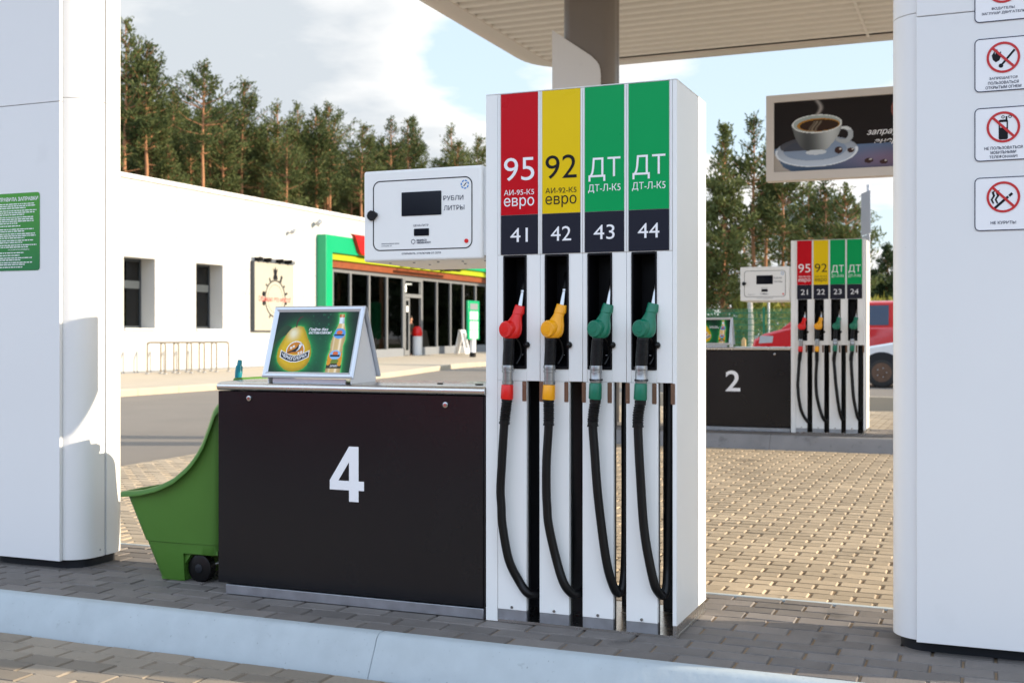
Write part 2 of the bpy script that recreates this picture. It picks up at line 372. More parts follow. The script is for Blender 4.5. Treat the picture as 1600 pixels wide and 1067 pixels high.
def pavers(name, x0, x1, y0, y1, zf, material, seed, end=.014, sidec=.006, bx=.225, by=.1125):
    rnd = np.random.RandomState(seed); v = []; f = []; mi = []
    rows = int(round((y1 - y0) / by)); n = 0
    for r in range(rows):
        ya = y0 + r * by; yb = ya + by; off = (r % 2) * bx / 2
        x = x0 - off
        while x < x1 - .001:
            a = max(x, x0); b = min(x + bx, x1); x += bx
            if b - a < .03: continue
            a += .002; b -= .002; ya_ = ya + .001; yb_ = yb - .001
            dz = rnd.uniform(-.0014, .0014); tx = rnd.uniform(-.0012, .0012); ty = rnd.uniform(-.0012, .0012)
            z = zf((a + b) / 2, (ya + yb) / 2)
            base = len(v)
            for (px, py) in ((a, ya_), (b, ya_), (b, yb_), (a, yb_)): v.append((px, py, z - .012))
            ex = end * rnd.uniform(.8, 1.25)
            for (px, py, sx, sy) in ((a + ex, ya_ + sidec, -1, -1), (b - ex, ya_ + sidec, 1, -1), (b - ex, yb_ - sidec, 1, 1), (a + ex, yb_ - sidec, -1, 1)): v.append((px, py, z + dz + sx * tx + sy * ty))
            f += [(base + 4, base + 5, base + 6, base + 7)] + [(base + i, base + (i + 1) % 4, base + 4 + (i + 1) % 4, base + 4 + i) for i in range(4)]; mi += [0] * 5
    # bedding sand under the joints
    gx = np.linspace(x0, x1, 12); gy = np.linspace(y0, y1, 12); base = len(v)
    v += [(x, y, zf(x, y) - .0075) for y in gy for x in gx]
    f += [(base + j * 12 + i, base + j * 12 + i + 1, base + (j + 1) * 12 + i + 1, base + (j + 1) * 12 + i) for j in range(11) for i in range(11)]; mi += [1] * 121
    me = bpy.data.meshes.new(name); me.from_pydata(v, [], f); me.materials.append(MT[material]); me.materials.append(MT['sand']); me.polygons.foreach_set('material_index', mi); me.update()
    o = bpy.data.objects.new(name, me); COL.objects.link(o); return struct(o)
I1F, I1B, IZ1 = 4.20, 5.50, .16              # island nearest the camera: front edge, back edge, height
I2F, I2B, IZ2 = 13.46, 14.80, .245
IXL, IXR = -6.6, 2.0
gz = lambda x, y: ground_h(x, y) + .012
pavers('driveway_paving', -8.3, 3.4, .6, 4.1, gz, 'paver_shade', 1, end=.009, sidec=.004)
pavers('driveway_paving', -8.3, 3.4, 5.56, 13.40, gz, 'paver_w', 2, end=.013, sidec=.0035)
pavers('driveway_paving', -8.3, 3.4, 14.87, 20.95, gz, 'paver_w', 3, end=.012, sidec=.0035)
pavers('island_paving', IXL + .1, IXR - .1, I1F + .06, I1B - .05, lambda x, y: IZ1, 'paver', 4, end=.007, sidec=.006)
pavers('island_paving', IXL + .1, IXR - .1, I2F + .06, I2B - .05, lambda x, y: IZ2, 'paver', 5, end=.009, sidec=.007)
def kerb(name, f, b, z, lo, material):
    # front kerb in 2.4 m lengths with a battered face, back kerb with a thin pale arris
    m = MB()
    cuts = [IXL, -4.72, -2.31, .1, IXR]
    for a, c in zip(cuts[:-1], cuts[1:]):
        m.prism([(f - .10, lo - .06), (f - .085, lo + .01), (f - .012, z - .012), (f, z - .001), (f + .012, z + .004), (f + .055, z + .004), (f + .055, lo - .06)], 'x', a + .0009, c - .0009)
        m.prism([(b - .012, lo - .06), (b - .012, z - .004), (b - .016, z + .003), (b - .043, z + .003), (b - .045, lo - .06)], 'x', a + .0009, c - .0009)
    m.box(IXL - .08, IXL - .002, f - .02, b + .02, lo - .06, z + .002); m.box(IXR + .002, IXR + .08, f - .02, b + .02, lo - .06, z + .002)
    return struct(m.build(name, material, bevel=.004))
kerb('kerb', I1F, I1B, IZ1, 0, 'kerb'); kerb('kerb', I2F, I2B, IZ2, .07, 'kerb_c')

# ------------------------------------------------------------------ canopy and its clad columns
CANX0, CANX1, CANY0, CANY1, CANZ = -7.4, 2.6, 2.3, 19.3, 6.0
canopy = thing('canopy', 'big beige canopy roof with ribbed soffit over the fuel islands', 'canopy', (-2.4, 8.6, 0))
def cap(p): return (p[0] + 2.4, p[1] - 8.6)
def crr(inset, r): return [cap(p) for p in rrect(CANX0 + inset, CANX1 - inset, CANY0 + inset, CANY1 - inset, max(.05, r - inset), 8)]
prof = [(.52, CANZ + .03), (.50, CANZ), (.30, CANZ), (.12, CANZ + .015), (.04, CANZ + .06), (.0, CANZ + .16), (.0, CANZ + .72), (.06, CANZ + .78)]
MB().loft([[(x, y, z) for x, y in crr(i, 1.15)] for i, z in prof], caps=False).build('fascia', 'fascia', canopy)
MB().prism(crr(.07, 1.15), 'z', CANZ + .72, CANZ + .765).build('roof_deck', 'fascia', canopy)
m = MB(); y = CANY0 + .56
while y < CANY1 - .56:                       # soffit planks run along the islands, each with a raised lip
    w = .30
    m.prism([(y - 8.6, CANZ + .055), (y - 8.6 + .012, CANZ + .016), (y - 8.6 + .035, CANZ + .006), (y - 8.6 + w * .5, CANZ + .012), (y - 8.6 + w - .07, CANZ + .036), (y - 8.6 + w - .05, CANZ + .065), (y - 8.6 + w, CANZ + .065), (y - 8.6 + w, CANZ + .075), (y - 8.6, CANZ + .075)], 'x', CANX0 + .5 + 2.4, CANX1 - .5 + 2.4)
    y += w
m.build('soffit', 'soffit', canopy, smooth=0)
m = MB()
for xj in (-1.72,): m.box(xj + 2.4 - .02, xj + 2.4 + .02, CANY0 + .5 - 8.6, CANY1 - .5 - 8.6, CANZ + .004, CANZ + .013)
m.build('cover_strip', 'soffit', canopy)

def column(label, xl, xr, plate, y0, z0, grey=False, outer=-1):
    """clad steel column: rounded two-shell cladding on a dark plinth, flat plate on its front"""
    yb = y0 + .46; xc = (xl + xr) / 2
    t = thing('canopy_column', label, 'column', (xc, y0, z0), 0, 'columns carrying the canopy')
    top = CANZ + .03 - z0
    zc = 2.55 if not grey else None
    body = rrect(xl - xc, xr - xc, 0, .40, .13, 10)
    def half(front_half, z_a, z_b):
        # one shell of the clamshell cladding, with its open seam on the side
        pts = [p for p in body if (p[1] < .20) == front_half]
        pts.sort(key=lambda p: math.atan2(p[1] - .20, p[0]))
        if front_half:
            loop = [(xl - xc, .196)] + sorted(pts, key=lambda p: math.atan2(p[1] - .20, p[0])) + [(xr - xc, .196)]
        else:
            loop = [(xr - xc, .209)] + sorted(pts, key=lambda p: math.atan2(p[1] - .20, p[0])) + [(xl - xc, .209)]
        return MB().prism(loop, 'z', z_a, z_b)
    if not grey:
        for fh in (True, False):
            h = half(fh, .048, 2.463); h.build('cladding', 'clad', t, bevel=.0015, seg=1)
            h = half(fh, 2.465, top); h.build('cladding', 'clad', t, bevel=.0015, seg=1)
        MB().prism(rrect(xl - xc + .012, xr - xc - .012, .012, .388, .12, 8), 'z', .05, top).build('core', 'galv', t)
    else:
        for fh in (True, False): half(fh, .048, top).build('cladding', 'col_d', t, bevel=.0015, seg=1)
    MB().prism(rrect(xl - xc + .03, xr - xc - .03, .035, .37, .10, 8), 'z', 0, .055).build('plinth', 'plinth', t)
    pa, pb = plate[0] - xc, plate[1] - xc
    if not grey:
        MB().box(pa, pb, -.022, -.001, .046, 2.44).build('front_plate', 'clad', t, bevel=.002)
        MB().box(pa, pb, -.022, -.001, 2.443, top - .4).build('front_plate', 'clad', t, bevel=.002)
        sx = xr - xc if outer < 0 else xl - xc
        for z in (1.42, 1.98, 2.34, 2.52, .085): MB().cyl((sx, .16, z), (sx + (.003 if outer < 0 else -.003), .16, z), .005, n=10).build('rivet', 'galv', t)
    else:
        a, b, h = pa, pb, 5.02
        if outer < 0: poly = [(a, .046), (b, .046), (b, h - .62)] + [(b - .11 + .11 * math.cos(R(k)), h - .62 + .2 * math.sin(R(k)) + 0) for k in (20, 40, 60)] + [(b - .13, h - .37), (a, h)]
        else: poly = [(b, .046), (b, h), (a + .13, h - .37)] + [(a + .11 - .11 * math.cos(R(k)), h - .62 + .2 * math.sin(R(k))) for k in (60, 40, 20)] + [(a, h - .62), (a, .046)]
        MB().prism(poly, 'y', -.022, -.001).build('front_plate', 'clad', t, bevel=.002)
    return t
CY = 4.745
column('white clad column with the green rules sheet, sunlit on its rounded side', -5.04, -4.375, (-5.15, -4.478), CY, IZ1)
column('white clad column carrying the red and white prohibition stickers', -.352, 1.38, (-.256, 1.48), CY, IZ1, outer=1)  # extra width added on the unseen right, so its shadow covers the kerb front
column('grey brown column with tall white plate behind the nearer pump', -5.02, -4.34, (-5.135, -4.49), 13.92, IZ2, True)
column('grey brown column at the right end of the second island', -.352, .32, (-.256, .42), 13.92, IZ2, True, outer=1)

# ------------------------------------------------------------------ signs fixed to the near columns
s0 = thing('rules_sign', 'green sheet of refuelling rules in white print on the white column', 'sign', (-4.756, CY - .0235, 1.93))
MB().prism(rrect(-.145, .145, -.205, .205, .016), 'y', -.0012, 0).build('sheet', 'rules', s0)
m = MB(); P = front(-.0022)
text(m, 'ПРАВИЛА ЗАПРАВКИ', (-.135, .136, .163, .184), P, bold=.02)
rl = np.random.RandomState(3)
def lines(z, n, indent=0):
    for i in range(n):
        x = -.132 + indent; end = .128 - (rl.uniform(.0, .035) if i < n - 1 else rl.uniform(.06, .14))
        while x < end:
            w = rl.uniform(.006, .03); m.box(x, min(x + w, end), -.0022, -.0021, z - .0028, z + .0022); x += w + .004
        z -= .0107
    return z - .003
z = .148
for n_ in (3, 3, 4, 1): z = lines(z, n_)
z -= .004
for n_ in (2, 3, 2, 2): z = lines(z, n_)
text(m, 'КАТЕГОРИЧЕСКИ ЗАПРЕЩЕНО', (-.07, .075, z - .004, z + .003), P, bold=.02); z -= .016
for n_ in (1, 1, 2, 2, 1, 1, 1):
    if z > -.19: z = lines(z, n_) 
m.build('lettering', 'ink_w', s0, smooth=0)

def prohibition(zc, label, words, icon):
    t = thing('prohibition_sign', label, 'sign', (.051, CY - .0235, zc), 0, 'prohibition stickers on the white column')
    MB().prism(rrect(-.100, .100, -.1, .1, .018), 'y', -.0012, 0).build('sheet', 'ink_w', t)
    MB().ring(rrect(-.100, .100, -.1, .1, .018), rrect(-.0968, .0968, -.0968, .0968, .015), 'y', -.0022, -.0011).build('border', 'ink_n', t, smooth=0)
    m = MB(); icon(m); m.build('pictogram', 'ink_k', t, smooth=0)
    m = MB(); cz = .0245 if len(words) < 4 else .03
    m.ring(circ(0, cz, .058), circ(0, cz, .0495), 'y', -.0034, -.0021)
    d = .0505 * math.sqrt(.5); w = .0045 * math.sqrt(.5)
    m.prism([(-d - w, cz + d - w), (-d + w, cz + d + w), (d + w, cz - d + w), (d - w, cz - d - w)], 'y', -.0036, -.0024)
    m.build('prohibition_ring', 'ink_r', t, smooth=0)
    m = MB(); n = len(words); h = .0112
    for i, s in enumerate(words):
        zz = -.047 - i * .0165 - (.018 if n == 1 else 0)
        wid = min(.18, .0088 * len(s)); text(m, s, (-wid / 2, wid / 2, zz - h, zz), front(-.0022), bold=.015)
    m.build('lettering', 'ink_n', t, smooth=0)
Q = -.0022
def ic_flame(m):
    m.prism([(-.036, .018), (-.040, .034), (-.030, .05), (-.028, .036), (-.022, .058), (-.016, .04), (-.008, .048), (-.008, .028), (-.014, .014), (-.026, .008)], 'y', Q, Q + .001)
    m.prism([(-.006, .002), (.000, -.002), (.042, .048), (.036, .053)], 'y', Q, Q + .001); m.prism(circ(-.008, -.006, .008, 14), 'y', Q, Q + .001)
def ic_phone(m):
    m.ring(rrect(-.016, .016, -.022, .052, .006), rrect(-.0115, .0115, .022, .043, .002), 'y', Q, Q + .001); m.box(.008, .014, Q, Q + .001, .05, .064)
    for k in (-1, 1): m.ring(circ(.011 + k * .012, .062, .006, 12), circ(.011 + k * .012, .062, .0035, 12), 'y', Q, Q + .001)
def ic_smoke(m):
    m.prism([(-.034, -.014), (-.028, -.021), (.020, .022), (.014, .029)], 'y', Q, Q + .001); m.prism([(.017, .031), (.023, .024), (.034, .034), (.028, .041)], 'y', Q, Q + .001)
    for o in (0, .014): m.prism([(-.036 + o, .0), (-.044 + o, .016), (-.036 + o, .030), (-.040 + o, .044), (-.026 + o, .052), (-.032 + o, .042), (-.028 + o, .030), (-.037 + o, .016), (-.031 + o, .002)], 'y', Q, Q + .001)
def ic_key(m):
    m.ring(circ(-.014, .03, .016, 20), circ(-.014, .03, .007, 20), 'y', Q, Q + .001); m.prism([(-.002, .028), (.034, -.004), (.038, .0), (.002, .034)], 'y', Q, Q + .001)
prohibition(2.655, 'topmost sticker telling drivers to switch the engine off', ['ВОДИТЕЛЬ!', 'ЗАГЛУШИ ДВИГАТЕЛЬ'], ic_key)
prohibition(2.394, 'sticker with a crossed out flame and match', ['ЗАПРЕЩАЕТСЯ', 'ПОЛЬЗОВАТЬСЯ', 'ОТКРЫТЫМ ОГНЕМ'], ic_flame)
prohibition(2.134, 'sticker with a crossed out mobile phone', ['НЕ ПОЛЬЗОВАТЬСЯ', 'МОБИЛЬНЫМИ', 'ТЕЛЕФОНАМИ!'], ic_phone)
prohibition(1.873, 'lowest sticker with a crossed out cigarette', ['НЕ КУРИТЬ!'], ic_smoke)

# ------------------------------------------------------------------ fuel dispensers
PITCH = .1885
def dispenser(loc, label):
    t = thing('fuel_dispenser', label, 'fuel pump', loc, 0, 'four hose fuel dispensers with cabinet')
    TOP, DEP = 2.247, .52
    # housing: side trims, module skins around the holsters, crown
    m = MB()
    m.box(-.005, .0495, .001, DEP - .001, .002, TOP); m.box(.8135, .8315, .001, DEP - .001, .053, TOP)
    for k in range(4):
        a = .051 + k * PITCH + (0 if k == 0 else .0055); b = .051 + (k + 1) * PITCH + .004 if k < 3 else .8125
        h0, h1 = .077 + k * PITCH, .183 + k * PITCH
        for (ya, yb) in ((0, .14), (.38, DEP)):
            s = (lambda x: x) if ya == 0 else (lambda x: .83 - x)
            for (p, q, z0, z1) in ((a, h0, 1.0285, 1.56), (h1, b, 1.0285, 1.56), (h0, h1, 1.0285, 1.08), (a, b, 1.56, TOP - .002)):
                x0, x1 = sorted((s(p), s(q))); m.box(x0, x1, ya, yb, z0, z1)
    m.box(.052, .812, .141, .379, 1.04, TOP - .004)
    m.build('housing', 'white', t, bevel=.0012, seg=1)
    m = MB()
    for k in range(5):
        x = .0655 - .0165 + k * PITCH
        if k == 0: m.box(.052, .0635, -.0025, .0, 1.562, TOP - .001)
        elif k == 4: m.box(.8035, .8125, -.0025, .0, 1.562, TOP - .001)
        else:
            c = .0475 + k * PITCH
            m.box(c + .0005, c + .008, -.0035, .0, 1.562, TOP - .001); m.box(c + .0095, c + .017, -.0035, .0, 1.562, TOP - .001)
    m.build('mullion', 'trim', t, bevel=.0008, seg=1)
    MB().box(-.005, .8315, .0005, DEP - .0005, TOP + .0005, TOP + .005).build('top_plate', 'trim', t, bevel=.002)
    MB().box(-.004, .831, .004, DEP - .004, .0, .012).build('base_plate', 'steel', t)
    MB().box(.8145, .8295, .003, DEP - .003, .0125, .0525).build('side_kick_plate', 'steel', t)
    # four legs with metal feet, front and back
    for k in range(4):
        x0, x1 = [(.051, .183), (.241, .374), (.432, .566), (.62, .753)][k]
        for (ya, yb, sgn) in ((0, .022, 1), (.498, DEP, -1)):
            a, b = (x0, x1) if sgn > 0 else (.83 - x1, .83 - x0)
            l = MB().box(a, b, ya, yb, .056, 1.0275).build('leg', 'white', t, bevel=.0015, seg=1)
            MB().box(a + .001, b - .001, ya + .001, yb - .001, .0125, .0555).build('foot_plate', 'galv', l)
            if sgn > 0:
                MB().box(a + .004, b - .006, .0225, .060, .0125, 1.0275).build('inner_post', 'post_g', l)
                cx = x1 - .067; s = MB(); s.cyl((cx, -.004, .068), (cx, .001, .068), .0062, n=14); s.build('screw', 'chrome', l)
            else: MB().box(a + .006, b - .004, .46, .4975, .0125, 1.0275).build('inner_post', 'post_g', l)
    # partition between the two sides and dark lining of the hose bays
    MB().box(.01, .41, .26, .34, .0125, 1.035).build('partition', 'post_g', t)
    for k in range(4):
        o = k * PITCH
        h = MB(); h.ring(rrect(.077 + o, .183 + o, 1.0795, 1.559, .006, 3), rrect(.085 + o, .176 + o, 1.092, 1.551, .004, 3), 'y', -.005, .139)
        h.box(.08 + o, .18 + o, .128, .1395, 1.085, 1.555)
        h.prism([(.0, 1.092), (.125, 1.092), (.125, 1.16), (.05, 1.115)], 'x', .085 + o, .176 + o)
        ho = h.build('holster', 'recess', t, bevel=.0015, seg=1)
        s = MB(); s.sphere((.186 + o, -.006, 1.181), .014, 8); s.build('lever_knob', 'black', ho)
        s = MB(); s.box(.136 + o, .143 + o, .06, .062, 1.137, 1.1395); s.build('status_mark', 'ink_w', ho)
        for ga, gb in ((.164, .1825), (.2415, .2585)): MB().prism(rrect(ga + o, gb + o, .943, 1.027, .003, 3), 'y', -.002, .0).build('hose_guide', 'brown', t)
        gp = MB().box(.0665 + o, .2345 + o, -.003, .0, 1.731, TOP - .002).build('grade_panel', ['red_p', 'yel_p', 'grn_p', 'grn_p'][k], t)
        gp['label'] = ['red panel for 95 petrol', 'yellow panel for 92 petrol', 'green diesel panel beside the yellow one', 'green diesel panel at the right end'][k]
        ink = 'ink_k' if k == 1 else 'ink_w'; m = MB(); P = front(-.0042)
        if k < 2:
            text(m, ['95', '92'][k], (.081 + o, .2195 + o, 1.875, 1.973), P, bold=-.002)
            text(m, ['АИ-95-К5', 'АИ-92-К5'][k], (.081 + o, .2185 + o, 1.8145, 1.8375), P)
            text(m, 'евро', (.081 + o, .2185 + o, 1.755, 1.804), P)
        else:
            text(m, 'ДТ', (.0825 + o, .220 + o, 1.855, 1.952), P, bold=-.002)
            text(m, 'ДТ-Л-К5', (.081 + o, .2205 + o, 1.807, 1.8425), P)
        m.build('lettering', ink, gp, smooth=0)
        MB().box(.0665 + o, .2345 + o, -.003, .0, 1.563, 1.7295).build('number_panel', 'num_p', t)
    # ---- nozzles and hoses
    hoses = [[(.101, .868), (.098, .841), (.088, .694), (.081, .57), (.085, .502), (.090, .421), (.115, .277), (.152, .186), (.190, .138), (.212, .126)],
             [(.299, .873), (.298, .846), (.289, .702), (.288, .58), (.291, .513), (.298, .434), (.325, .306), (.359, .202), (.386, .153), (.404, .144)],
             [(.491, .878), (.491, .863), (.499, .741), (.514, .555), (.546, .303), (.572, .190), (.588, .166)],
             [(.682, .883), (.682, .868), (.693, .639), (.710, .423), (.743, .241), (.760, .186), (.773, .172)]]
    tails = [[(.222, .045, .128), (.226, .10, .142), (.248, .165, .19), (.262, .18, .35), (.240, .17, .70), (.215, .15, 1.03)],
             [(.412, .045, .145), (.416, .10, .158), (.438, .165, .20), (.452, .18, .35), (.430, .17, .70), (.405, .15, 1.03)],
             [(.598, .035, .20), (.600, .055, .31), (.599, .065, .558), (.594, .08, .817), (.590, .10, 1.04)],
             [(.781, .030, .20), (.779, .055, .27), (.780, .065, .40), (.782, .075, .70), (.777, .10, 1.04)]]
    nozs = [(0, 0), (.1885 - .001, .002), (.3905, .002), (.5815, .003)]
    for k in range(4):
        dx, dz = nozs[k]; pc = ['red_n', 'yel_n', 'grn_n', 'grn_n'][k]
        def pt(x, y, z): return (x + dx, y, z + dz)
        c = MB()
        # cover: round collar, neck flaring down to a bulged body with a big round cap facing out
        def oval(x, y, z, ra, rb, tilt=0): return [pt(x + ra * math.cos(2 * math.pi * i / 24), y + rb * math.sin(2 * math.pi * i / 24), z - tilt * ra * math.cos(2 * math.pi * i / 24)) for i in range(24)]
        c.loft([oval(.1545, .006, 1.347, .0195, .020, .25), oval(.1535, .004, 1.346, .0225, .023, .25), oval(.1495, -.006, 1.318, .0245, .025, .22), oval(.1475, -.009, 1.313, .0235, .024, .2), oval(.147, -.010, 1.311, .0215, .022, .2),
                oval(.1435, -.014, 1.300, .0225, .023, .15), oval(.1385, -.020, 1.282, .0295, .028, .1), oval(.134, -.026, 1.262, .0375, .032), oval(.1315, -.030, 1.245, .0405, .034), oval(.130, -.033, 1.228, .040, .034), oval(.128, -.035, 1.215, .035, .031), oval(.126, -.036, 1.208, .028, .026)])
        cx, cz = .1135, 1.2455
        c.tube([pt(cx + .016, -.028, cz + .004), pt(cx + .002, -.058, cz), pt(cx, -.066, cz), pt(cx - .001, -.0695, cz)], [.0345, .0362, .0345, .0315], 32)
        c.tube([pt(cx - .001, -.0690, cz), pt(cx - .001, -.0718, cz), pt(cx - .001, -.0725, cz)], [.0255, .0245, .0235], 28); c.tube([pt(cx - .001, -.0720, cz), pt(cx - .001, -.0745, cz)], [.0165, .0155], 24)
        nz = c.build('nozzle', pc, t, bevel=.002)
        nz['label'] = ['red nozzle', 'yellow nozzle', 'green nozzle of the third hose', 'green nozzle of the last hose'][k]
        sp = MB(); sp.tube([pt(*q) for q in smoothpath([(.153, .004, 1.343), (.1565, .014, 1.378), (.1575, .026, 1.405), (.155, .05, 1.440), (.147, .085, 1.466), (.138, .118, 1.478)], 4)], .0125, 16)
        if k < 2: sp.tube([pt(.1572, .023, 1.398), pt(.1577, .027, 1.406)], .0158, 16)
        sp.build('spout', 'chrome', nz)
        if k < 2:
            bt = MB(); bt.tube([pt(*q) for q in smoothpath([(.1575, .027, 1.407), (.155, .05, 1.440), (.147, .085, 1.466), (.138, .118, 1.478)], 4)], .0145, 14); bt.build('spout_sleeve', 'black', nz)
        gr = MB(); gp_ = [(.121, -.036, 1.212), (.120, -.038, 1.19), (.118, -.04, 1.15), (.1155, -.042, 1.10), (.115, -.042, 1.094)]
        gr.loft([[pt(x + (.0245 + .001 * math.sin(40 * z)) * math.cos(2 * math.pi * i / 20), y + .021 * math.sin(2 * math.pi * i / 20), z) for i in range(20)] for x, y, z in gp_])
        z = 1.105
        while z < 1.2:
            xx = .1155 + (z - 1.094) * .05
            gr.loft([[pt(xx + (.0247 + e) * math.cos(2 * math.pi * i / 20), -.041 + (.0213 + e) * math.sin(2 * math.pi * i / 20), z + h) for i in range(20)] for e, h in ((0, 0), (.0008, .001), (.0008, .003), (0, .004))]); z += .0075
        gr.tube([pt(*q) for q in smoothpath([(.135, -.02, 1.215), (.150, .0, 1.19), (.154, .01, 1.14), (.14, -.01, 1.10)], 4)], .005, 8)
        gr.build('grip', 'black', nz)
        sw = MB(); x, y = .1145, -.042
        if k < 2: segs = [(1.095, .0252), (1.091, .0258), (1.082, .0258), (1.080, .0235), (1.076, .0235), (1.074, .0255), (1.066, .0255), (1.064, .0228), (1.032, .0225), (1.030, .0248), (1.016, .0245), (1.013, .022)]
        else: segs = [(1.095, .0252), (1.091, .0258), (1.080, .0258), (1.078, .024), (1.070, .024), (1.068, .0252), (1.044, .0252), (1.042, .026), (1.033, .026), (1.031, .0245), (1.026, .024), (1.024, .022)]
        sw.loft([[pt(x + r * math.cos(2 * math.pi * i / 24), y + r * math.sin(2 * math.pi * i / 24), z) for i in range(24)] for z, r in segs])
        sw.build('swivel', 'swivel', nz, smooth=25)
        if k >= 2:
            kn = MB()
            for i in range(30):
                a = 2 * math.pi * i / 30; kn.box(x + dx + .0258 * math.cos(a) - .0016, x + dx + .0258 * math.cos(a) + .0016, y + .0258 * math.sin(a) - .0016, y + .0258 * math.sin(a) + .0016, 1.034 + dz, 1.041 + dz)
            kn.build('knurled_ring', 'black', nz)
        fe = MB(); x = .1105; zt = 1.0135 if k < 2 else 1.0245
        fe.tube([pt(x + .002, y, zt), pt(x + .002, y, zt - .003), pt(x - .0002, y, .956 if k < 2 else .962), pt(x - .0005, y, .952 if k < 2 else .958)], [.0235, .0255, .027, .025], 24); fe.build('ferrule', pc, nz)
        # hose
        hx = hoses[k]; P3 = [(x_, -.042 if z_ > .32 else (-.034 if z_ > .2 else (-.012 if i < len(hx) - 1 else .012)), z_) for i, (x_, z_) in enumerate(hx)]
        P3[0] = (.1105 + dx, -.042, .945 + dz); P3.insert(1, (hx[0][0] + .002, -.042, .90)) if False else None
        path = smoothpath(P3 + tails[k], 8)
        ho = MB().tube(path, .0185, 16).build('hose', 'rubber', t)
        bo = MB(); top = Vector(path[0]); i = 0; bp = []; br = []
        L = 0
        pts = [Vector(p) for p in path]
        # ribbed bend protector over the first ten centimetres of the hose
        dist = 0; samples = []
        for i in range(len(pts) - 1):
            seg = (pts[i + 1] - pts[i]).length; n = max(1, int(seg / .001))
            for j in range(n):
                samples.append((dist + seg * j / n, pts[i].lerp(pts[i + 1], j / n)))
            dist += seg
            if dist > .115: break
        bp = [(d, p) for d, p in samples if d < .100][::2]
        pa = [top + Vector((0, 0, .012))] + [p for d, p in bp]; ra = [.0235] + [(.0232 if (d % .0095) < .0055 else .0202) if d < .08 else (.0215 if d < .092 else .0235) for d, p in bp]
        bo.tube(pa, ra, 18); bo.build('bend_protector', 'rubber', ho, smooth=25)
        # hose of the far side, seen through the bay
        x0 = .212 + k * PITCH
        rp = smoothpath([(x0 + .01, .30 if k > 1 else .15, 1.04), (x0 - .008, .34 if k > 1 else .155, .70), (x0 - .004, .36 if k > 1 else .16, .40), (x0 + .022, .38 if k > 1 else .165, .26), (min(x0 + .06, .79), .40 if k > 1 else .17, .22)], 6)
        MB().tube(rp, .0175, 12).build('hose', 'rubber', t)
    # ---- pump cabinet with steel lid
    cb = MB().box(-1.384, -.0105, .004, DEP - .004, .054, .960).build('cabinet', 'dark', t, bevel=.002)
    m = MB(); m.box(-1.386, -.017, -.001, .0035, .056, .959); m.box(-.0150, -.009, -.001, .0035, .05, .957); m.build('front_panel', 'dark', cb, bevel=.0012, seg=1)
    MB().box(-1.346, -.018, .002, DEP - .004, .003, .0475).build('kick_strip', 'galv', cb, bevel=.002)
    nose = [(-.001 + .0 - .0135 * math.sin(R(a)), .9800 - .0165 * math.cos(R(a))) for a in range(10, 171, 16)]
    lid = MB().prism([(.012, .9630)] + nose + [(.02, 1.0015), (.26, 1.006), (DEP - .02, 1.0015), (DEP + .012, .99), (DEP + .012, .9630)], 'x', -1.386, -.0065).build('lid', 'steel', cb, smooth=30)
    for px_, py_, pr_ in ((-1.19, .20, .012), (-.08, .10, .018), (-.28, .12, .014)): MB().cyl((px_, py_, 1.003), (px_, py_, 1.0085), pr_, n=18).build('lid_plug', 'black', lid)
    for x, z in ((-1.21, .927), (-.194, .919)):
        l = MB(); l.tube([(x, -.001, z), (x, -.008, z), (x, -.009, z)], [.0135, .0125, .010], 20); l.tube([(x, -.009, z), (x, -.0115, z)], [.0075, .007], 16); l.box(x - .005, x + .005, -.0122, -.0112, z - .0012, z + .0012); lo = l.build('cabinet_lock', 'chrome', cb)
    # ---- display head
    dh = MB().box(-.600, -.022, -.004, DEP + .16, 1.549, 1.953).build('display_head', 'white', t, bevel=.011, seg=4)
    MB().box(-.0225, -.004, .02, DEP - .04, 1.565, 1.945).build('neck', 'trim', dh)
    MB().ring(rrect(-.552, -.066, 1.5955, 1.9065, .035, 8), rrect(-.5475, -.0705, 1.600, 1.902, .031, 8), 'y', -.0052, -.004).build('seal', 'black', dh, smooth=0)
    MB().prism(rrect(-.408, -.214, 1.746, 1.8505, .003, 3), 'y', -.0065, -.004).build('screen', 'screen', dh)
    MB().prism(rrect(-.347, -.274, 1.657, 1.6885, .003, 3), 'y', -.0065, -.004).build('price_screen', 'screen', dh)
    m = MB(); text(m, '4.150', (-.345, -.222, 1.803, 1.838), front(-.0072)); text(m, '10.37', (-.335, -.238, 1.757, 1.79), front(-.0072)); m.build('digits', 'segment', dh, smooth=0)
    m = MB(); P = front(-.0052)
    text(m, 'РУБЛИ', (-.204, -.109, 1.8065, 1.8265), P); text(m, 'ЛИТРЫ', (-.202, -.104, 1.7635, 1.784), P)
    text(m, 'ЦЕНА/ЛИТР', (-.35, -.276, 1.6965, 1.7075), P); text(m, 'МИНИМАЛЬНАЯ ДОЗА', (-.509, -.419, 1.6235, 1.6292), P, bold=.02); text(m, 'ОТПУСКА 2Л', (-.509, -.458, 1.6143, 1.6195), P, bold=.01)
    text(m, 'ОТКРЫВАТЬ, ОТКЛЮЧИВ ОТ СЕТИ', (-.408, -.216, 1.5755, 1.5845), P, bold=.012)
    text(m, 'GILBARCO', (-.335, -.285, 1.6335, 1.642), P, bold=.03); text(m, 'VEEDER-ROOT', (-.335, -.265, 1.6228, 1.6312), P, bold=.03)
    for i in range(7):
        a0 = R(i * 360 / 7); m.prism([(-.351 + r * math.cos(a), 1.6325 + r * math.sin(a)) for r, a in ((.0108, a0), (.0108, a0 + .35), (.0108, a0 + .7), (.0078, a0 + .75), (.0078, a0 + .4), (.0078, a0 + .05))], 'y', -.0054, -.0052)
    m.build('lettering', 'ink_n', dh, smooth=0)
    m = MB()
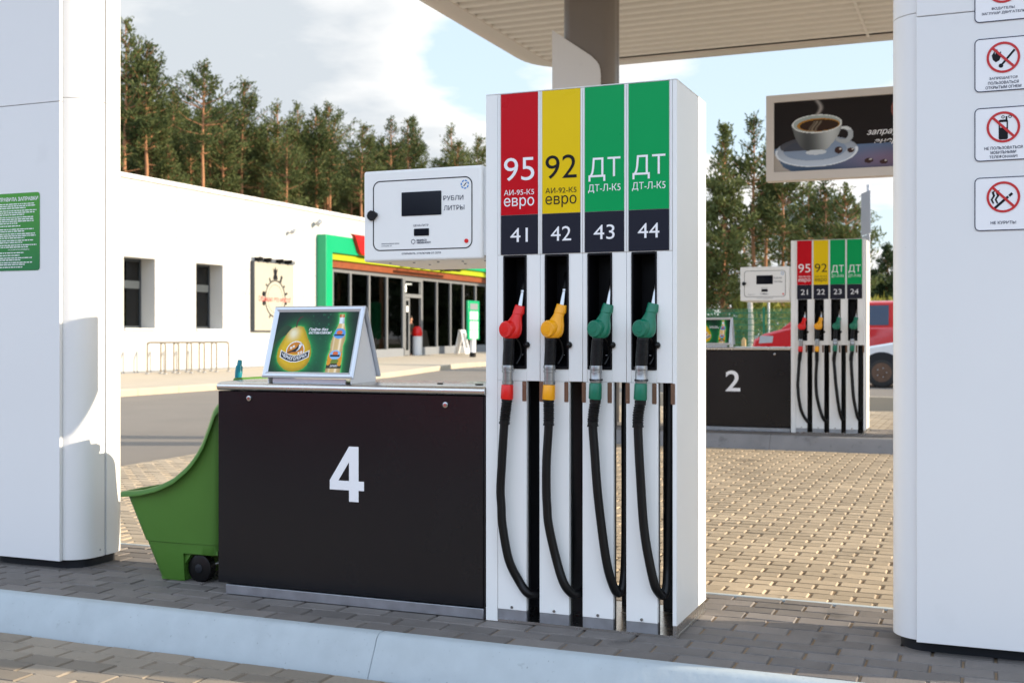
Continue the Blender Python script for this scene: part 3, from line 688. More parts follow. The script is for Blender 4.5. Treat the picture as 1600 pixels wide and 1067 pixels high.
    for i in range(7):
        a0 = R(i * 360 / 7); m.prism([(-.102 + r * math.cos(a), 1.872 + r * math.sin(a)) for r, a in ((.0195, a0), (.0195, a0 + .3), (.0195, a0 + .55), (.0145, a0 + .75), (.0145, a0 + .4), (.0145, a0 + .1))], 'y', -.0054, -.0042)
    m.build('round_emblem', 'ink_b', dh, smooth=0)
    m = MB(); m.prism([(-.111, 1.864), (-.105, 1.868), (-.100, 1.877), (-.092, 1.880), (-.094, 1.877), (-.099, 1.873), (-.103, 1.866)], 'y', -.0055, -.0042); m.build('emblem_stroke', 'ink_k', dh, smooth=0)
    MB().cyl((-.094, -.0075, 1.628), (-.094, -.004, 1.628), .0092, n=20).build('button', 'red_n', dh)
    lk = MB(); lk.prism([(-.577, 1.754), (-.572, 1.768), (-.558, 1.777), (-.542, 1.773), (-.532, 1.764), (-.529, 1.766), (-.527, 1.752), (-.532, 1.748), (-.545, 1.734), (-.56, 1.731), (-.573, 1.741)], 'y', -.018, -.004); lk.build('latch', 'black', dh, bevel=.004)
    for x, y in ((-.52, .1), (-.40, .1), (-.40, .26), (-.28, .1), (-.22, .26), (-.16, .1), (-.05, .1), (-.05, .26)): MB().cyl((x, y, 1.5495), (x, y, 1.545), .006, n=10).build('underside_screw', 'galv', dh)
    return t
def numbers(t, nums, cab):
    panels = sorted([c for c in t.children if c.name.split('.')[0] == 'number_panel'], key=lambda c: c.data.vertices[0].co.x)
    for k, (p, s) in enumerate(zip(panels, nums)):
        o = k * PITCH; m = MB(); w = .080 if s[1] == '1' else .090
        text(m, s, (.150 + o - w / 2, .150 + o + w / 2, 1.6155, 1.6755), front(-.0042)); m.build('number_lettering', 'ink_w', p, smooth=0)
    cb = [c for c in t.children if c.name.split('.')[0] == 'cabinet'][0]
    m = MB(); P = front(-.0022)
    if cab == '4':
        for q_ in ([(-.776, .524), (-.599, .524), (-.599, .566), (-.776, .566)], [(-.676, .473), (-.627, .473), (-.627, .524), (-.676, .524)], [(-.676, .566), (-.627, .566), (-.627, .721), (-.676, .721)], [(-.776, .566), (-.731, .566), (-.676, .651), (-.676, .721)]): m.add([P(*p_) for p_ in q_], [(0, 1, 2, 3)])
    else: text(m, cab, (-.776, -.60, .473, .721), P, bold=.012)
    m.build('number_lettering', 'ink_w', cb, smooth=0)
D1 = dispenser((-1.99, 4.58, IZ1 + .001), 'nearer fuel dispenser with hoses 41 to 44 and big 4 on its dark cabinet')
numbers(D1, ['41', '42', '43', '44'], '4')
D2 = copy_tree(D1, None, ('number_lettering',)); D2.location = (-2.143, 13.90, IZ2 + .001)
D2['label'] = 'farther fuel dispenser with hoses 21 to 24 and 2 on its cabinet'
numbers(D2, ['21', '22', '23', '24'], '2')

# ------------------------------------------------------------------ printed pictures (ink stored per vertex)
def printed(name, w, h, nx_, ny_, paint, place, material, parent):
    u = np.linspace(0, 1, nx_); v = np.linspace(0, 1, ny_); U, V = np.meshgrid(u, v)
    rgb = paint(U, V, w / h).reshape(-1, 3)
    pts = [place(a * w, b * h) for b in v for a in u]
    f = [(j * nx_ + i, j * nx_ + i + 1, (j + 1) * nx_ + i + 1, (j + 1) * nx_ + i) for j in range(ny_ - 1) for i in range(nx_ - 1)]
    me = bpy.data.meshes.new(name); me.from_pydata(pts, [], f); me.materials.append(MT[material])
    at = me.color_attributes.new('print', 'FLOAT_COLOR', 'POINT')
    at.data.foreach_set('color', np.concatenate([np.clip(rgb, 0, 1), np.ones((len(rgb), 1))], 1).astype(np.float32).ravel())
    o = bpy.data.objects.new(name, me); COL.objects.link(o)
    if parent: o.parent = parent
    return o
def inpoly(U, V, poly):
    r = np.zeros(U.shape, bool); n = len(poly)
    for i in range(n):
        (x1, y1), (x2, y2) = poly[i], poly[(i + 1) % n]
        c = ((y1 > V) != (y2 > V)) & (U < (x2 - x1) * (V - y1) / ((y2 - y1) if y2 != y1 else 1e-9) + x1); r ^= c
    return r
def polydist(U, V, poly, asp):
    d = np.full(U.shape, 9.); n = len(poly)
    for i in range(n):
        (x1, y1), (x2, y2) = poly[i], poly[(i + 1) % n]; x1 *= asp; x2 *= asp
        dx, dy = x2 - x1, y2 - y1; t = np.clip(((U * asp - x1) * dx + (V - y1) * dy) / (dx * dx + dy * dy + 1e-9), 0, 1)
        d = np.minimum(d, np.hypot(U * asp - x1 - t * dx, V - y1 - t * dy))
    return d
def over(img, mask, col, a=1.0):
    m_ = (mask * a)[..., None] if np.ndim(mask) else mask
    return img * (1 - m_) + np.array(col) * m_
MT['print'] = art_mat('printed_poster', .3); MT['print_l'] = art_mat('printed_lightbox_film', .4)
PEAR = [(.251, .757), (.30, .765), (.346, .745), (.385, .66), (.413, .58), (.445, .51), (.470, .44), (.492, .35), (.495, .273), (.487, .19), (.465, .12), (.43, .065), (.38, .03), (.311, .010), (.25, .02), (.195, .047), (.14, .10), (.095, .17), (.072, .262), (.075, .38), (.092, .46), (.118, .54), (.157, .651), (.195, .72)]
BOTT = [(.764, .957), (.826, .957), (.832, .87), (.842, .793), (.862, .71), (.876, .631), (.882, .54), (.868, .44), (.873, .36), (.880, .269), (.890, .004), (.707, .004), (.706, .15), (.708, .279), (.722, .38), (.716, .44), (.717, .511), (.733, .62), (.752, .70), (.772, .793), (.772, .87)]
def paint_pear(U, V, asp):
    rs = np.random.RandomState(5); img = np.zeros(U.shape + (3,)) + np.array([.006, .010, .012])
    dp = polydist(U, V, PEAR, asp); db = polydist(U, V, BOTT, asp)
    glow = np.exp(-dp / .085) * .9 + np.exp(-db / .07) * 1.0
    img = img + glow[..., None] * np.array([.004, .22, .035]) + np.exp(-np.hypot((U - .56) / .28, (V - .35) / .5) ** 2)[..., None] * np.array([.0, .05, .02])
    img += np.exp(-db / .014)[..., None] * np.array([.12, .5, .12]) + np.exp(-dp / .012)[..., None] * np.array([.05, .25, .03])
    for _ in range(90):                                     # droplets
        x, y, r = rs.uniform(.42, .78), rs.uniform(.03, .97), rs.uniform(.006, .02)
        d = np.hypot((U - x) * asp, V - y); img = over(img, (d < r) * 1.0, (.004, .09, .035), .6); img = over(img, np.exp(-(np.hypot((U - x) * asp, V - y + r * .5) / (r * .5)) ** 2), (.03, .26, .10), .6)
    leaf = [(.004, .36), (.03, .47), (.063, .545), (.12, .60), (.174, .640), (.20, .74), (.15, .775), (.099, .77), (.04, .68), (.0, .56)]
    lm = inpoly(U, V, leaf); img = over(img, lm * 1.0, (.02, .055, .022)); img = over(img, lm * np.clip((.52 - V) * 4, 0, 1), (.16, .22, .05), .8)
    img = over(img, (np.abs((V - .36) - (U - .0) * 1.7) < .012) & lm, (.25, .30, .2), .7)
    st = inpoly(U, V, [(.245, .74), (.262, .74), (.262, .83), (.285, .89), (.318, .918), (.312, .932), (.272, .91), (.248, .85)]); 
    pm = inpoly(U, V, PEAR)
    px_, py_ = (U - .28) / .22, (V - .30) / .30
    base = np.zeros(U.shape + (3,)) + np.array([.78, .50, .012])
    sh = np.clip(.5 + .9 * (px_ * .35 - py_ * .25), 0, 1); base = base * (1 - .45 * sh[..., None]) + np.array([.42, .20, .004]) * (.45 * sh[..., None])
    base *= (.62 + .38 * np.clip(dp / .07, 0, 1))[..., None]
    hl = np.exp(-(np.hypot((U - .235) * asp / .09, (V - .64) / .10)) ** 2); base = base * (1 - .75 * hl[..., None]) + .75 * hl[..., None] * np.array([.95, .93, .75])
    sp = rs.uniform(-1, 1, U.shape); base *= (1 + .06 * sp)[..., None]
    img = np.where(pm[..., None], base, img); img = over(img, st * 1.0, (.07, .02, .02))
    # round emblem: orange half disc with a black and white bird over a dark ribbon
    ax, ay = (U - .292) * asp, V - .345
    img = over(img, ((np.hypot(ax, ay) < .168) & (V > .30)) * 1.0, (.85, .85, .82)); img = over(img, ((np.hypot(ax, ay) < .152) & (V > .30)) * 1.0, (.62, .22, .02))
    for x, y, r in ((.235, .40, .022), (.265, .425, .02), (.37, .33, .02), (.34, .315, .018)): img = over(img, (np.hypot((U - x) * asp, V - y) < r) * 1.0, (.85, .8, .7))
    img = over(img, inpoly(U, V, [(.185, .305), (.21, .335), (.26, .365), (.30, .40), (.325, .455), (.352, .48), (.372, .468), (.365, .44), (.36, .40), (.34, .36), (.30, .335), (.25, .33)]) * 1.0, (.012, .014, .02))
    img = over(img, inpoly(U, V, [(.33, .455), (.352, .475), (.368, .462), (.36, .43), (.345, .39), (.32, .352), (.30, .345), (.33, .39)]) * 1.0, (.8, .8, .8))
    rib = lambda a: .352 - .085 * np.sin(np.clip((a - .118) / .35, 0, 1) * math.pi)
    rm = (U > .112) & (U < .470) & (V < rib(U) + .012) & (V > rib(U) - .105); img = over(img, rm * 1.0, (.85, .85, .85))
    rm = (U > .120) & (U < .462) & (V < rib(U)) & (V > rib(U) - .092); img = over(img, rm * 1.0, (.008, .012, .018))
    # bottle
    bm_ = inpoly(U, V, BOTT); cxb = .795 + 0 * U; wb = .085
    t_ = np.clip((U - cxb) / wb, -1, 1); bc = np.zeros(U.shape + (3,)) + np.array([.74, .50, .20]); bc = bc * (.55 + .45 * np.cos(t_ * 1.4))[..., None] + (np.exp(-((t_ - .35) / .16) ** 2) * .35)[..., None] + (np.exp(-((t_ + .55) / .12) ** 2) * .2)[..., None]
    bc = np.where((V > .80)[..., None], np.array([.55, .62, .66]) + (.3 * np.cos(t_ * 5))[..., None], bc)
    img = np.where(bm_[..., None], bc, img)
    img = over(img, bm_ & (V > .905), (.55, .12, .03)); img = over(img, bm_ & (V > .905) & (np.abs(U - .80) < .012), (.8, .45, .2))
    img = over(img, bm_ & (np.hypot((U - .80) / .075, (V - .64) / .085) < 1), (.12, .35, .75)); img = over(img, bm_ & (np.hypot((U - .80) / .035, (V - .655) / .035) < 1), (.75, .18, .05)); img = over(img, bm_ & (np.abs(V - .615) < .012) & (np.abs(U - .80) < .06), (.02, .03, .06))
    img = over(img, bm_ & (V > .07) & (V < .26), (.05, .045, .02)); img = over(img, bm_ & (V > .15) & (V < .25), (.16, .24, .03))
    for x, y in ((.725, .16), (.735, .22), (.86, .15), (.87, .2), (.85, .24), (.72, .27), (.865, .28)): img = over(img, bm_ & (np.hypot((U - x) * asp, V - y) < .04), (.78, .32, .02))
    img = over(img, bm_ & (np.hypot((U - .793) / .068, (V - .29) / .075) < 1), (.25, .52, .85)); img = over(img, bm_ & (np.hypot((U - .793) / .033, (V - .315) / .033) < 1), (.75, .16, .05)); img = over(img, bm_ & (np.abs(V - .275) < .014) & (np.abs(U - .793) < .058), (.02, .03, .06))
    return img
def ad_stand(loc, label):
    t = thing('advertising_stand', label, 'ad stand', loc, 0, 'tent shaped ad stands on the pump cabinets')
    w = .490; H = .352; d = .115; L = math.hypot(H - .02, d)         # front face leans back from y = 0 to y = d
    def incl(off): 
        ny, nz = -(H - .02) / L, d / L
        return lambda u, v: (u, d * v / L + ny * off, .022 + (H - .02) * v / L + nz * off)
    I0 = incl(.0)
    def slab(pu, off0, off1):
        return [incl(off0)(*p) for p in pu], [incl(off1)(*p) for p in pu]
    fw = .028; m = MB()
    for poly in ([(0, 0), (w, 0), (w - fw, fw), (fw, fw)], [(w, 0), (w, L), (w - fw, L - fw), (w - fw, fw)], [(w, L), (0, L), (fw, L - fw), (w - fw, L - fw)], [(0, L), (0, 0), (fw, fw), (fw, L - fw)]):
        ci = sum(p[0] for p in poly) / 4, sum(p[1] for p in poly) / 4; poly = [(p[0] + (ci[0] - p[0]) * .0018, p[1] + (ci[1] - p[1]) * .004) for p in poly]
        mid = lambda a, b, k: (a[0] + (b[0] - a[0]) * k, a[1] + (b[1] - a[1]) * k)
        rows = []
        for k, off in ((0, 0), (0, .008), (.25, .013), (.6, .013), (1, .006), (1, 0)):
            p, q_ = mid(poly[0], poly[3], k), mid(poly[1], poly[2], k); rows.append([incl(off)(*p), incl(off)(*q_)])
        n = len(rows); m.add([p for r_ in rows for p in r_], [(2 * i, 2 * i + 1, (2 * i + 3) % (2 * n), (2 * i + 2) % (2 * n)) for i in range(n)] + [tuple(2 * i for i in range(n)), tuple(2 * i + 1 for i in range(n))])
    m.build('frame', 'alu', t, smooth=30)
    a, b = slab([(0.004, .004), (w - .004, .004), (w - .004, L - .004), (.004, L - .004)], -.004, .0035)
    MB().loft([a, b]).build('backing', 'pvc', t)
    pw, ph = w - 2 * fw + .002, L - 2 * fw + .002
    ps = printed('poster', pw, ph, 210, 150, paint_pear, lambda u, v: incl(.0046)(u + fw - .001, v + fw - .001), 'print', t)
    m = MB(); PP = lambda u, v: incl(.0054)(fw + u * pw, fw + v * ph)
    text(m, 'Пейте без', (.415, .652, .678, .729), PP, bold=.02, shear=.25); text(m, 'остановки!', (.42, .70, .627, .674), PP, bold=.02, shear=.25)
    rib = lambda u, v: (u, v + .352 - .085 * math.sin(min(1, max(0, (u - .118) / .35)) * math.pi))
    text(m, 'ЧЕРНОГОЛОВКА', (.138, .444, -.075, -.018), PP, bold=.03, bend=rib)
    text(m, 'ДЮШЕС', (.752, .842, .088, .122), PP, bold=.02)
    m.build('lettering', 'ink_w', ps, smooth=0)
    # back leaf and white triangular side walls
    MB().prism([(d + .006, H), (d + .012, H - .002), (.258, .03), (.252, .026)], 'x', .003, w - .002).build('back_leaf', 'alu', t)
    for x in (.022, w - .024):
        MB().prism([(.012, .0005), (.238, .0005), (.243, .04), (d + .004, H - .022), (d - .003, H - .022), (.012, .022)], 'x', x, x + .004).build('side_wall', 'pvc', t, smooth=0)
    MB().box(.05, w - .05, .010, .016, .001, .02).build('base_rail', 'alu', t)
    return t
A1 = ad_stand((-3.148, 4.607, IZ1 + 1.0022), 'silver framed tent ad with a yellow pear on the cabinet marked 4')
A2 = copy_tree(A1); A2.location = (-3.148 - .20, 13.927, IZ2 + 1.0022); A2['label'] = 'silver framed tent ad with a bottle on the cabinet marked 2'

# ------------------------------------------------------------------ green garden cart and squeegee
cart = thing('garden_cart', 'green plastic garden cart with black wheels left of the dark cabinet', 'cart', (-3.80, 4.90, IZ1 + .001))
def ztop(x):                                                # rim height, x measured from the cart's origin
    xs_ = [-.35, -.29, -.23, -.095, .012, .094, .175, .233, .267, .301, .36, .42]; zs_ = [.428, .430, .432, .447, .476, .518, .588, .667, .734, .839, .92, .95]
    return float(np.interp(x, xs_, zs_))
def contour(k):
    # plan outline, narrow at the foot and flaring to the rim, finely divided along its sides
    p = rrect(-.055 - .175 * k, .30 + .06 * k, -.16 - .05 * k, .22 + .06 * k, .05, 6); out = []
    for a, b in zip(p, p[1:] + p[:1]):
        n = 16 if math.hypot(a[0] - b[0], a[1] - b[1]) > .1 else 1
        out += [(a[0] + (b[0] - a[0]) * q_ / n, a[1] + (b[1] - a[1]) * q_ / n) for q_ in range(n)]
    return out
levels = [(0, 0), (0, .06), (0, .97), (0, .985), (0, 1), (1, .02), (1, .5), (1, 1)]
grow = [-.004, .0, .0, .0, .006, .006, .006, .006]
def shell(off):
    rings = []
    for (part, q_), g_ in zip(levels, grow):
        ring = []
        for (xa, ya), (xb, yb) in zip(contour(0), contour(1)):
            zb = .140 if xa > .12 else .004; zt = ztop(xb)
            z = zb + (.195 - zb) * q_ if part == 0 else .195 + (zt - .195) * q_
            t_ = min(1, max(0, z / zt)); x, y = xa + (xb - xa) * t_, ya + (yb - ya) * t_
            l = math.hypot(x - .06, y); e = g_ + off
            ring.append((x + (x - .06) / l * e, y + y / l * e, z))
        rings.append(ring)
    return rings
m = MB(); o_ = shell(0); i_ = shell(-.006)[1:]
m.loft(o_, caps=False); m.loft(i_, caps=False)
# wheel arch and closed foot
m.prism(rrect(-.05, .095, -.157, .217, .02, 5), 'z', .003, .16)
m.prism([(.09, .02), (.098, .02), (.105, .09), (.14, .135), (.30, .142), (.30, .16), (.09, .16)], 'y', -.158, .218)
m.build('tub', 'green_c', cart, smooth=40)
rim = []
for (off, dz) in ((-.006, -.004), (-.004, .003), (.002, .006), (.024, .002), (.030, -.004), (.030, -.024), (.026, -.024), (.024, -.006), (.006, -.006)):
    ring = []
    for x, y in contour(1):
        l = math.hypot(x - .06, y); ring.append((x + (x - .06) / l * (off + .008), y + y / l * (off + .008), ztop(x) + dz))
    rim.append(ring)
MB().loft(rim, caps=False).build('rim', 'green_c', cart, smooth=50)
for yy in (-.122, .182):
    wl = MB(); wl.tube([(.18, yy - .025, .068), (.18, yy - .021, .068), (.18, yy + .021, .068), (.18, yy + .025, .068)], [.055, .067, .067, .055], 28)
    for k in range(18):
        a = 2 * math.pi * k / 18; wl.tube([(.18 + .065 * math.cos(a), yy - .02, .068 + .065 * math.sin(a)), (.18 + .065 * math.cos(a + .12), yy + .02, .068 + .065 * math.sin(a + .12))], .005, 6)
    w_ = wl.build('wheel', 'black', cart); MB().tube([(.18, yy - .028, .068), (.18, yy - .030, .068)], [.022, .018], 16).build('hub', 'plinth', w_)
MB().cyl((.18, -.14, .068), (.18, .20, .068), .008, n=10).build('axle', 'galv', cart)
MB().tube([(.37, -.13, .955), (.385, -.13, 1.0), (.385, .13, 1.0), (.37, .13, .955)], .014, 10).build('handle', 'green_c', cart)
sq = thing('squeegee', 'teal handled squeegee standing in the green cart', 'squeegee', (-3.585, 4.9, IZ1 + .20))
d_ = Vector((.11, 0, .96)).normalized(); p0 = Vector((0, 0, 0))
def al(k): return p0 + d_ * k
MB().tube([al(0), al(.80)], .009, 12).build('pole', 'plinth', sq)
MB().tube([al(.785), al(.79), al(.80), al(.845), al(.875), al(.877), al(.90), al(.905)], [.012, .0155, .0165, .0185, .017, .0125, .0115, .008], 18).build('grip', 'teal', sq)
MB().box(-.11, .11, -.015, .015, -.03, .0).build('blade_head', 'black', sq)

# ------------------------------------------------------------------ coffee lightbox between the far columns
def paint_coffee(U, V, asp):
    # U, V run over the 2.05 m x 0.816 m picture
    X = U * 2.05 + .094; Z = V * .816 + .106
    img = np.zeros(U.shape + (3,)) + np.array([.013, .009, .008])
    tz = .378 + .002 * np.sin(X * 6); tb = Z < tz
    tc_ = np.array([.085, .14, .24]) * (.6 + .8 * (Z / .38))[..., None]; tc_ = tc_ * (1 - .25 * np.sin(X * 3)[..., None] ** 2)
    warm = np.exp(-((X - 1.35) / .45) ** 2 - ((Z - .2) / .12) ** 2); tc_ = tc_ + warm[..., None] * np.array([.12, .018, .010])
    img = np.where(tb[..., None], tc_, img)
    img = over(img, inpoly(X, Z, [(.094, .33), (.11, .30), (.20, .16), (.29, .106), (.094, .106)]) * 1.0, (.42, .38, .34))
    def el(cx, cz, a, b): return np.hypot((X - cx) / a, (Z - cz) / b)
    s = el(.575, .325, .472, .180); sc_ = np.array([.52, .60, .72]) * (.55 + .45 * np.clip((.45 - Z) * 4, 0, 1.3))[..., None]
    img = np.where((s < 1)[..., None], sc_, img); img = over(img, (s < 1) & (s > .94) & (Z < .36), (.75, .82, .90))
    img = over(img, (el(.56, .34, .36, .12) < 1) * 1.0, (.20, .28, .42), .75); img = over(img, (el(.36, .40, .20, .09) < 1) & (s < 1) & (Z > .345), (.03, .025, .03), .85)
    hd = (el(.89, .50, .105, .10) < 1) & (el(.875, .505, .062, .062) > 1) & (X > .80); img = over(img, hd * 1.0, (.40, .44, .47)); img = over(img, hd & (Z > .55), (.70, .74, .76))
    cup = inpoly(X, Z, [(.301, .665), (.305, .60), (.335, .50), (.39, .40), (.44, .345), (.52, .318), (.62, .318), (.70, .345), (.77, .42), (.83, .51), (.86, .58), (.868, .635)])
    t_ = np.clip((X - .30) / .57, 0, 1); cc = np.array([.50, .53, .53]) * (.10 + .95 * np.exp(-((t_ - .78) / .26) ** 2) + .18 * np.exp(-((t_ - .1) / .15) ** 2))[..., None]
    cc *= (.75 + .35 * np.clip((Z - .3) * 3, 0, 1))[..., None]
    img = np.where(cup[..., None], cc, img); img = over(img, (el(.575, .315, .12, .03) < 1) * 1.0, (.62, .68, .74))
    rm = el(.584, .645, .285, .108); img = over(img, (rm < 1) * 1.0, (.74, .77, .76)); img = over(img, (el(.584, .645, .268, .097) < 1) * 1.0, (.36, .43, .42))
    img = over(img, (el(.60, .632, .245, .078) < 1) & (rm < .97), (.42, .20, .03)); img = over(img, (el(.61, .627, .222, .066) < 1) & (rm < .95), (.035, .016, .008))
    for x0, k in ((.56, .9), (.60, .7), (.53, .5)): img = over(img, np.exp(-((X - x0 - .03 * np.sin(Z * 30)) / .012) ** 2) * (Z > .56) * (Z < .68), (.5, .42, .3), .5 * k)
    img = over(img, np.exp(-((X - .595 - .035 * np.sin((Z - .76) * 22)) / .022) ** 2) * (Z > .74) * (Z < .925), (.45, .42, .40), .75)
    for x, z, a, b in ((.83, .325, .045, .04), (.965, .318, .04, .028), (1.165, .185, .05, .028), (1.33, .163, .045, .026)):
        if a: img = over(img, (el(x, z, a, b) < 1) * 1.0, (.05, .022, .018)); img = over(img, (el(x + .02, z + .012, a * .3, b * .3) < 1) * 1.0, (.8, .75, .7), .8)
    img = over(img, (el(1.60, .76, .19, .17) < 1) & (el(1.60, .76, .17, .15) > 1), (.28, .09, .07))
    return img
cs = thing('lightbox_sign', 'wide grey framed lightbox with a steaming coffee cup hung between far columns', 'sign', (-2.437, 13.9, 3.205))
SWD, SHT = 2.24, 1.012
MB().box(0, SWD, .02, .16, 0, SHT).build('case', 'fascia', cs, bevel=.004)
m = MB(); m.ring([(0, 0), (SWD, 0), (SWD, SHT), (0, SHT)], [(.092, .104), (SWD - .092, .104), (SWD - .092, .925), (.092, .925)], 'y', -.004, .0198); m.build('frame', 'fascia', cs, smooth=0, bevel=.004)
pc_ = printed('picture', 2.05, .816, 260, 110, paint_coffee, lambda u, v: (u + .094, .014, v + .106), 'print_l', cs)
m = MB(); P = front(.0128); text(m, 'запраўся', (1.147, 1.60, .46, .55), P, bold=.01, shear=.35); text(m, 'энергіяй', (1.224, 1.70, .36, .44), P, bold=.01, shear=.35); m.build('lettering', 'ink_w', pc_, smooth=0)
MB().box(SWD, SWD + .0, .05, .1, .2, .3) if False else None
for z in (.2, .75): MB().box(SWD - .3, SWD - .12, .161, .30, z, z + .06).build('bracket', 'galv', cs)

# ------------------------------------------------------------------ the shop across the forecourt
WX, SZ = -24.0, 6.25                                        # plane of its front wall, parapet height
def wall_base(y): return float(np.interp(y, [20, 34.7, 38.8, 44.2, 50.5, 56, 90], [.27, .29, .39, .49, .57, .62, .70]))
shop = thing('shop_building', 'long white panelled shop with green portal and dark glass storefront', 'shop', (WX, 40, .3))
def sl(x, y, z): return (x - WX, y - 40, z - .3)
class SB(MB):                                               # builder in world coordinates, stored relative to the shop
    def done(s, name, mats, parent=None, **k):
        s.v = [sl(*p) for p in s.v]; return s.build(name, mats, parent or shop, **k)
wins = [(27.92, 29.33, 1.61, 3.77), (31.36, 32.80, 1.61, 3.78)]
Y0, Y1 = 14.0, 78.0; PF0, PF1 = 38.75, 70.0                   # wall length and portal
ysb = sorted([Y0, PF0 + .45, 22.98, 26.68, 30.384, 34.09] + [v for w in wins for v in w[:2]]); zsb = [.0, 1.61, 3.77, SZ]
m = SB()
def cell(y0, y1, z0, z1): m.box(WX - .62, WX, y0, y1, z0, z1)
for a, b in zip(ysb[:-1], ysb[1:]):
    hole = any(abs(a - w[0]) < .01 for w in wins)
    for z0, z1 in zip(zsb[:-1], zsb[1:]):
        if hole and z0 == 1.61: continue
        cell(a, b, z0, z1)
cell(PF1 - .3, Y1, 0, SZ); cell(PF0 + .45, PF1 - .3, 4.9, SZ)
m.done('wall', 'wallw', smooth=0)
m = SB()
for y in (22.98, 26.68, 30.384, 34.09, 37.8): m.box(WX, WX + .004, y - .012, y + .012, .30, SZ - .12)
for z in (1.20, 2.03, 2.86, 3.69, 4.51, 5.36):
    cuts = [(Y0, PF0)]
    if 1.61 < z < 3.77:
        cuts = [(Y0, 27.92), (29.33, 31.36), (32.80, PF0)]
    for a, b in cuts: m.box(WX, WX + .0035, a, b, z - .008, z + .008)
m.done('panel_joint', 'joint', smooth=0)
m = SB(); m.box(WX - 16, WX - 9.1, Y0, Y1, 0, SZ - .25); m.box(WX - 9.1, WX - .63, Y0, Y1, 5.2, SZ - .25); m.done('rear_block', 'wallw', smooth=0)
SB().box(WX - .4, WX + .07, Y0 - .05, Y1 + .05, SZ - .11, SZ + .02).done('roof_edge', 'trim', bevel=.01)
SB().box(WX + .001, WX + .02, Y0, PF0, .0, .315).done('plinth', 'base_g')
for y0, y1, z0, z1 in wins:
    f = SB(); xg = WX - .55
    f.ring([(y0 + .002, z0 + .002), (y1 - .002, z0 + .002), (y1 - .002, z1 - .002), (y0 + .002, z1 - .002)], [(y0 + .07, z0 + .08), (y1 - .07, z0 + .08), (y1 - .07, z1 - .08), (y0 + .07, z1 - .08)], 'x', xg - .04, xg + .02)
    f.box(xg - .035, xg + .03, y0 + .07, y1 - .07, z1 - .92, z1 - .68)
    wf = f.done('window', 'frame_d', smooth=0)
    SB().box(xg - .02, xg - .01, y0 + .07, y1 - .07, z0 + .08, z1 - .92).done('pane', 'glass_w', wf); SB().box(xg - .02, xg - .01, y0 + .07, y1 - .07, z1 - .68, z1 - .08).done('pane', 'glass_w', wf)
    SB().box(xg - .25, xg - .22, y0, y1, z0 - .1, z1).done('curtain', 'beige', wf)
    for yy in (y0 + .35, y0 + .8): SB().box(xg - .12, xg - .11, yy, yy + .16, z0 + .1, z1 - .1).done('blind', 'inside', wf)
    SB().box(WX - .52, WX + .06, y0 + .004, y1 - .004, z0 - .05, z0 + .006).done('sill', 'trim', wf, bevel=.006)
# glazed storefront inside the portal
GX = WX - .02; GY = [39.91, 41.31, 42.86, 44.41, 45.93, 47.75, 49.32, 50.82, 52.31, 53.79, 55.2, 56.7, 58.2, 59.7, 61.2, 62.7, 64.2, 65.7, 67.2, 68.7]
GT = 3.92
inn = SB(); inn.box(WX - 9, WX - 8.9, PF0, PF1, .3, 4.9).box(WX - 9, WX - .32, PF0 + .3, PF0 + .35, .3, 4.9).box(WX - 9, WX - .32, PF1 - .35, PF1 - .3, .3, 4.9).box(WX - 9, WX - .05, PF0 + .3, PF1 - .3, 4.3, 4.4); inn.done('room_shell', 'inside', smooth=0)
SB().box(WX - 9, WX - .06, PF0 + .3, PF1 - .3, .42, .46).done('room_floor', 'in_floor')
for y in range(41, 70, 4):
    for x in (WX - 3, WX - 6): SB().box(x - .6, x + .6, y, y + .3, 4.2, 4.26).done('ceiling_lamp', 'lit')
SB().box(GX - .06, GX + .04, GY[0] - .64, GY[-1] + .9, GT, GT + .16).done('transom_rail', 'frame_g')
for i, (a, b) in enumerate(zip(GY[:-1], GY[1:])):
    zb = wall_base((a + b) / 2)
    SB().box(GX - .05, GX + .05, a - .055, a + .055, zb + .33, GT).done('mullion', 'frame_g')
    if i == 4: continue
    SB().box(GX - .02, GX - .01, a + .055, b - .055, zb + .33, GT).done('pane', 'glass')
    SB().box(GX - .07, GX + .055, a, b - .004, zb - .3, zb + .33).done('base_panel', 'base_g')
ya, yb, zb = GY[4], GY[5], .50
dr = SB(); dr.ring([(ya + .06, zb), (yb - .06, zb), (yb - .06, GT), (ya + .06, GT)], [(ya + .13, zb + .0), (yb - .13, zb + .0), (yb - .13, GT - .08), (ya + .13, GT - .08)], 'x', GX - .05, GX + .06); dr.box(GX - .05, GX + .06, ya + .13, yb - .13, 3.10, 3.26)
door = dr.done('door', 'frame_g', smooth=0)
lf = SB(); lf.ring([(ya + .14, zb + .02), (ya + .62, zb + .02), (ya + .62, 3.08), (ya + .14, 3.08)], [(ya + .24, zb + .25), (ya + .52, zb + .25), (ya + .52, 2.95), (ya + .24, 2.95)], 'x', GX - .03, GX + .03); lf.done('door_leaf', 'frame_g', door, smooth=0)
SB().box(GX + .031, GX + .035, ya + .28, ya + .48, 2.45, 2.72).done('door_notice', 'pvc', door)
SB().box(GX - .01, GX, ya + .24, ya + .52, zb + .25, 2.95).done('pane', 'glass', door)
SB().box(GX - .6, GX - .5, ya - 1.6, yb - .5, 3.38, 3.75).done('lit_sign', 'lit')
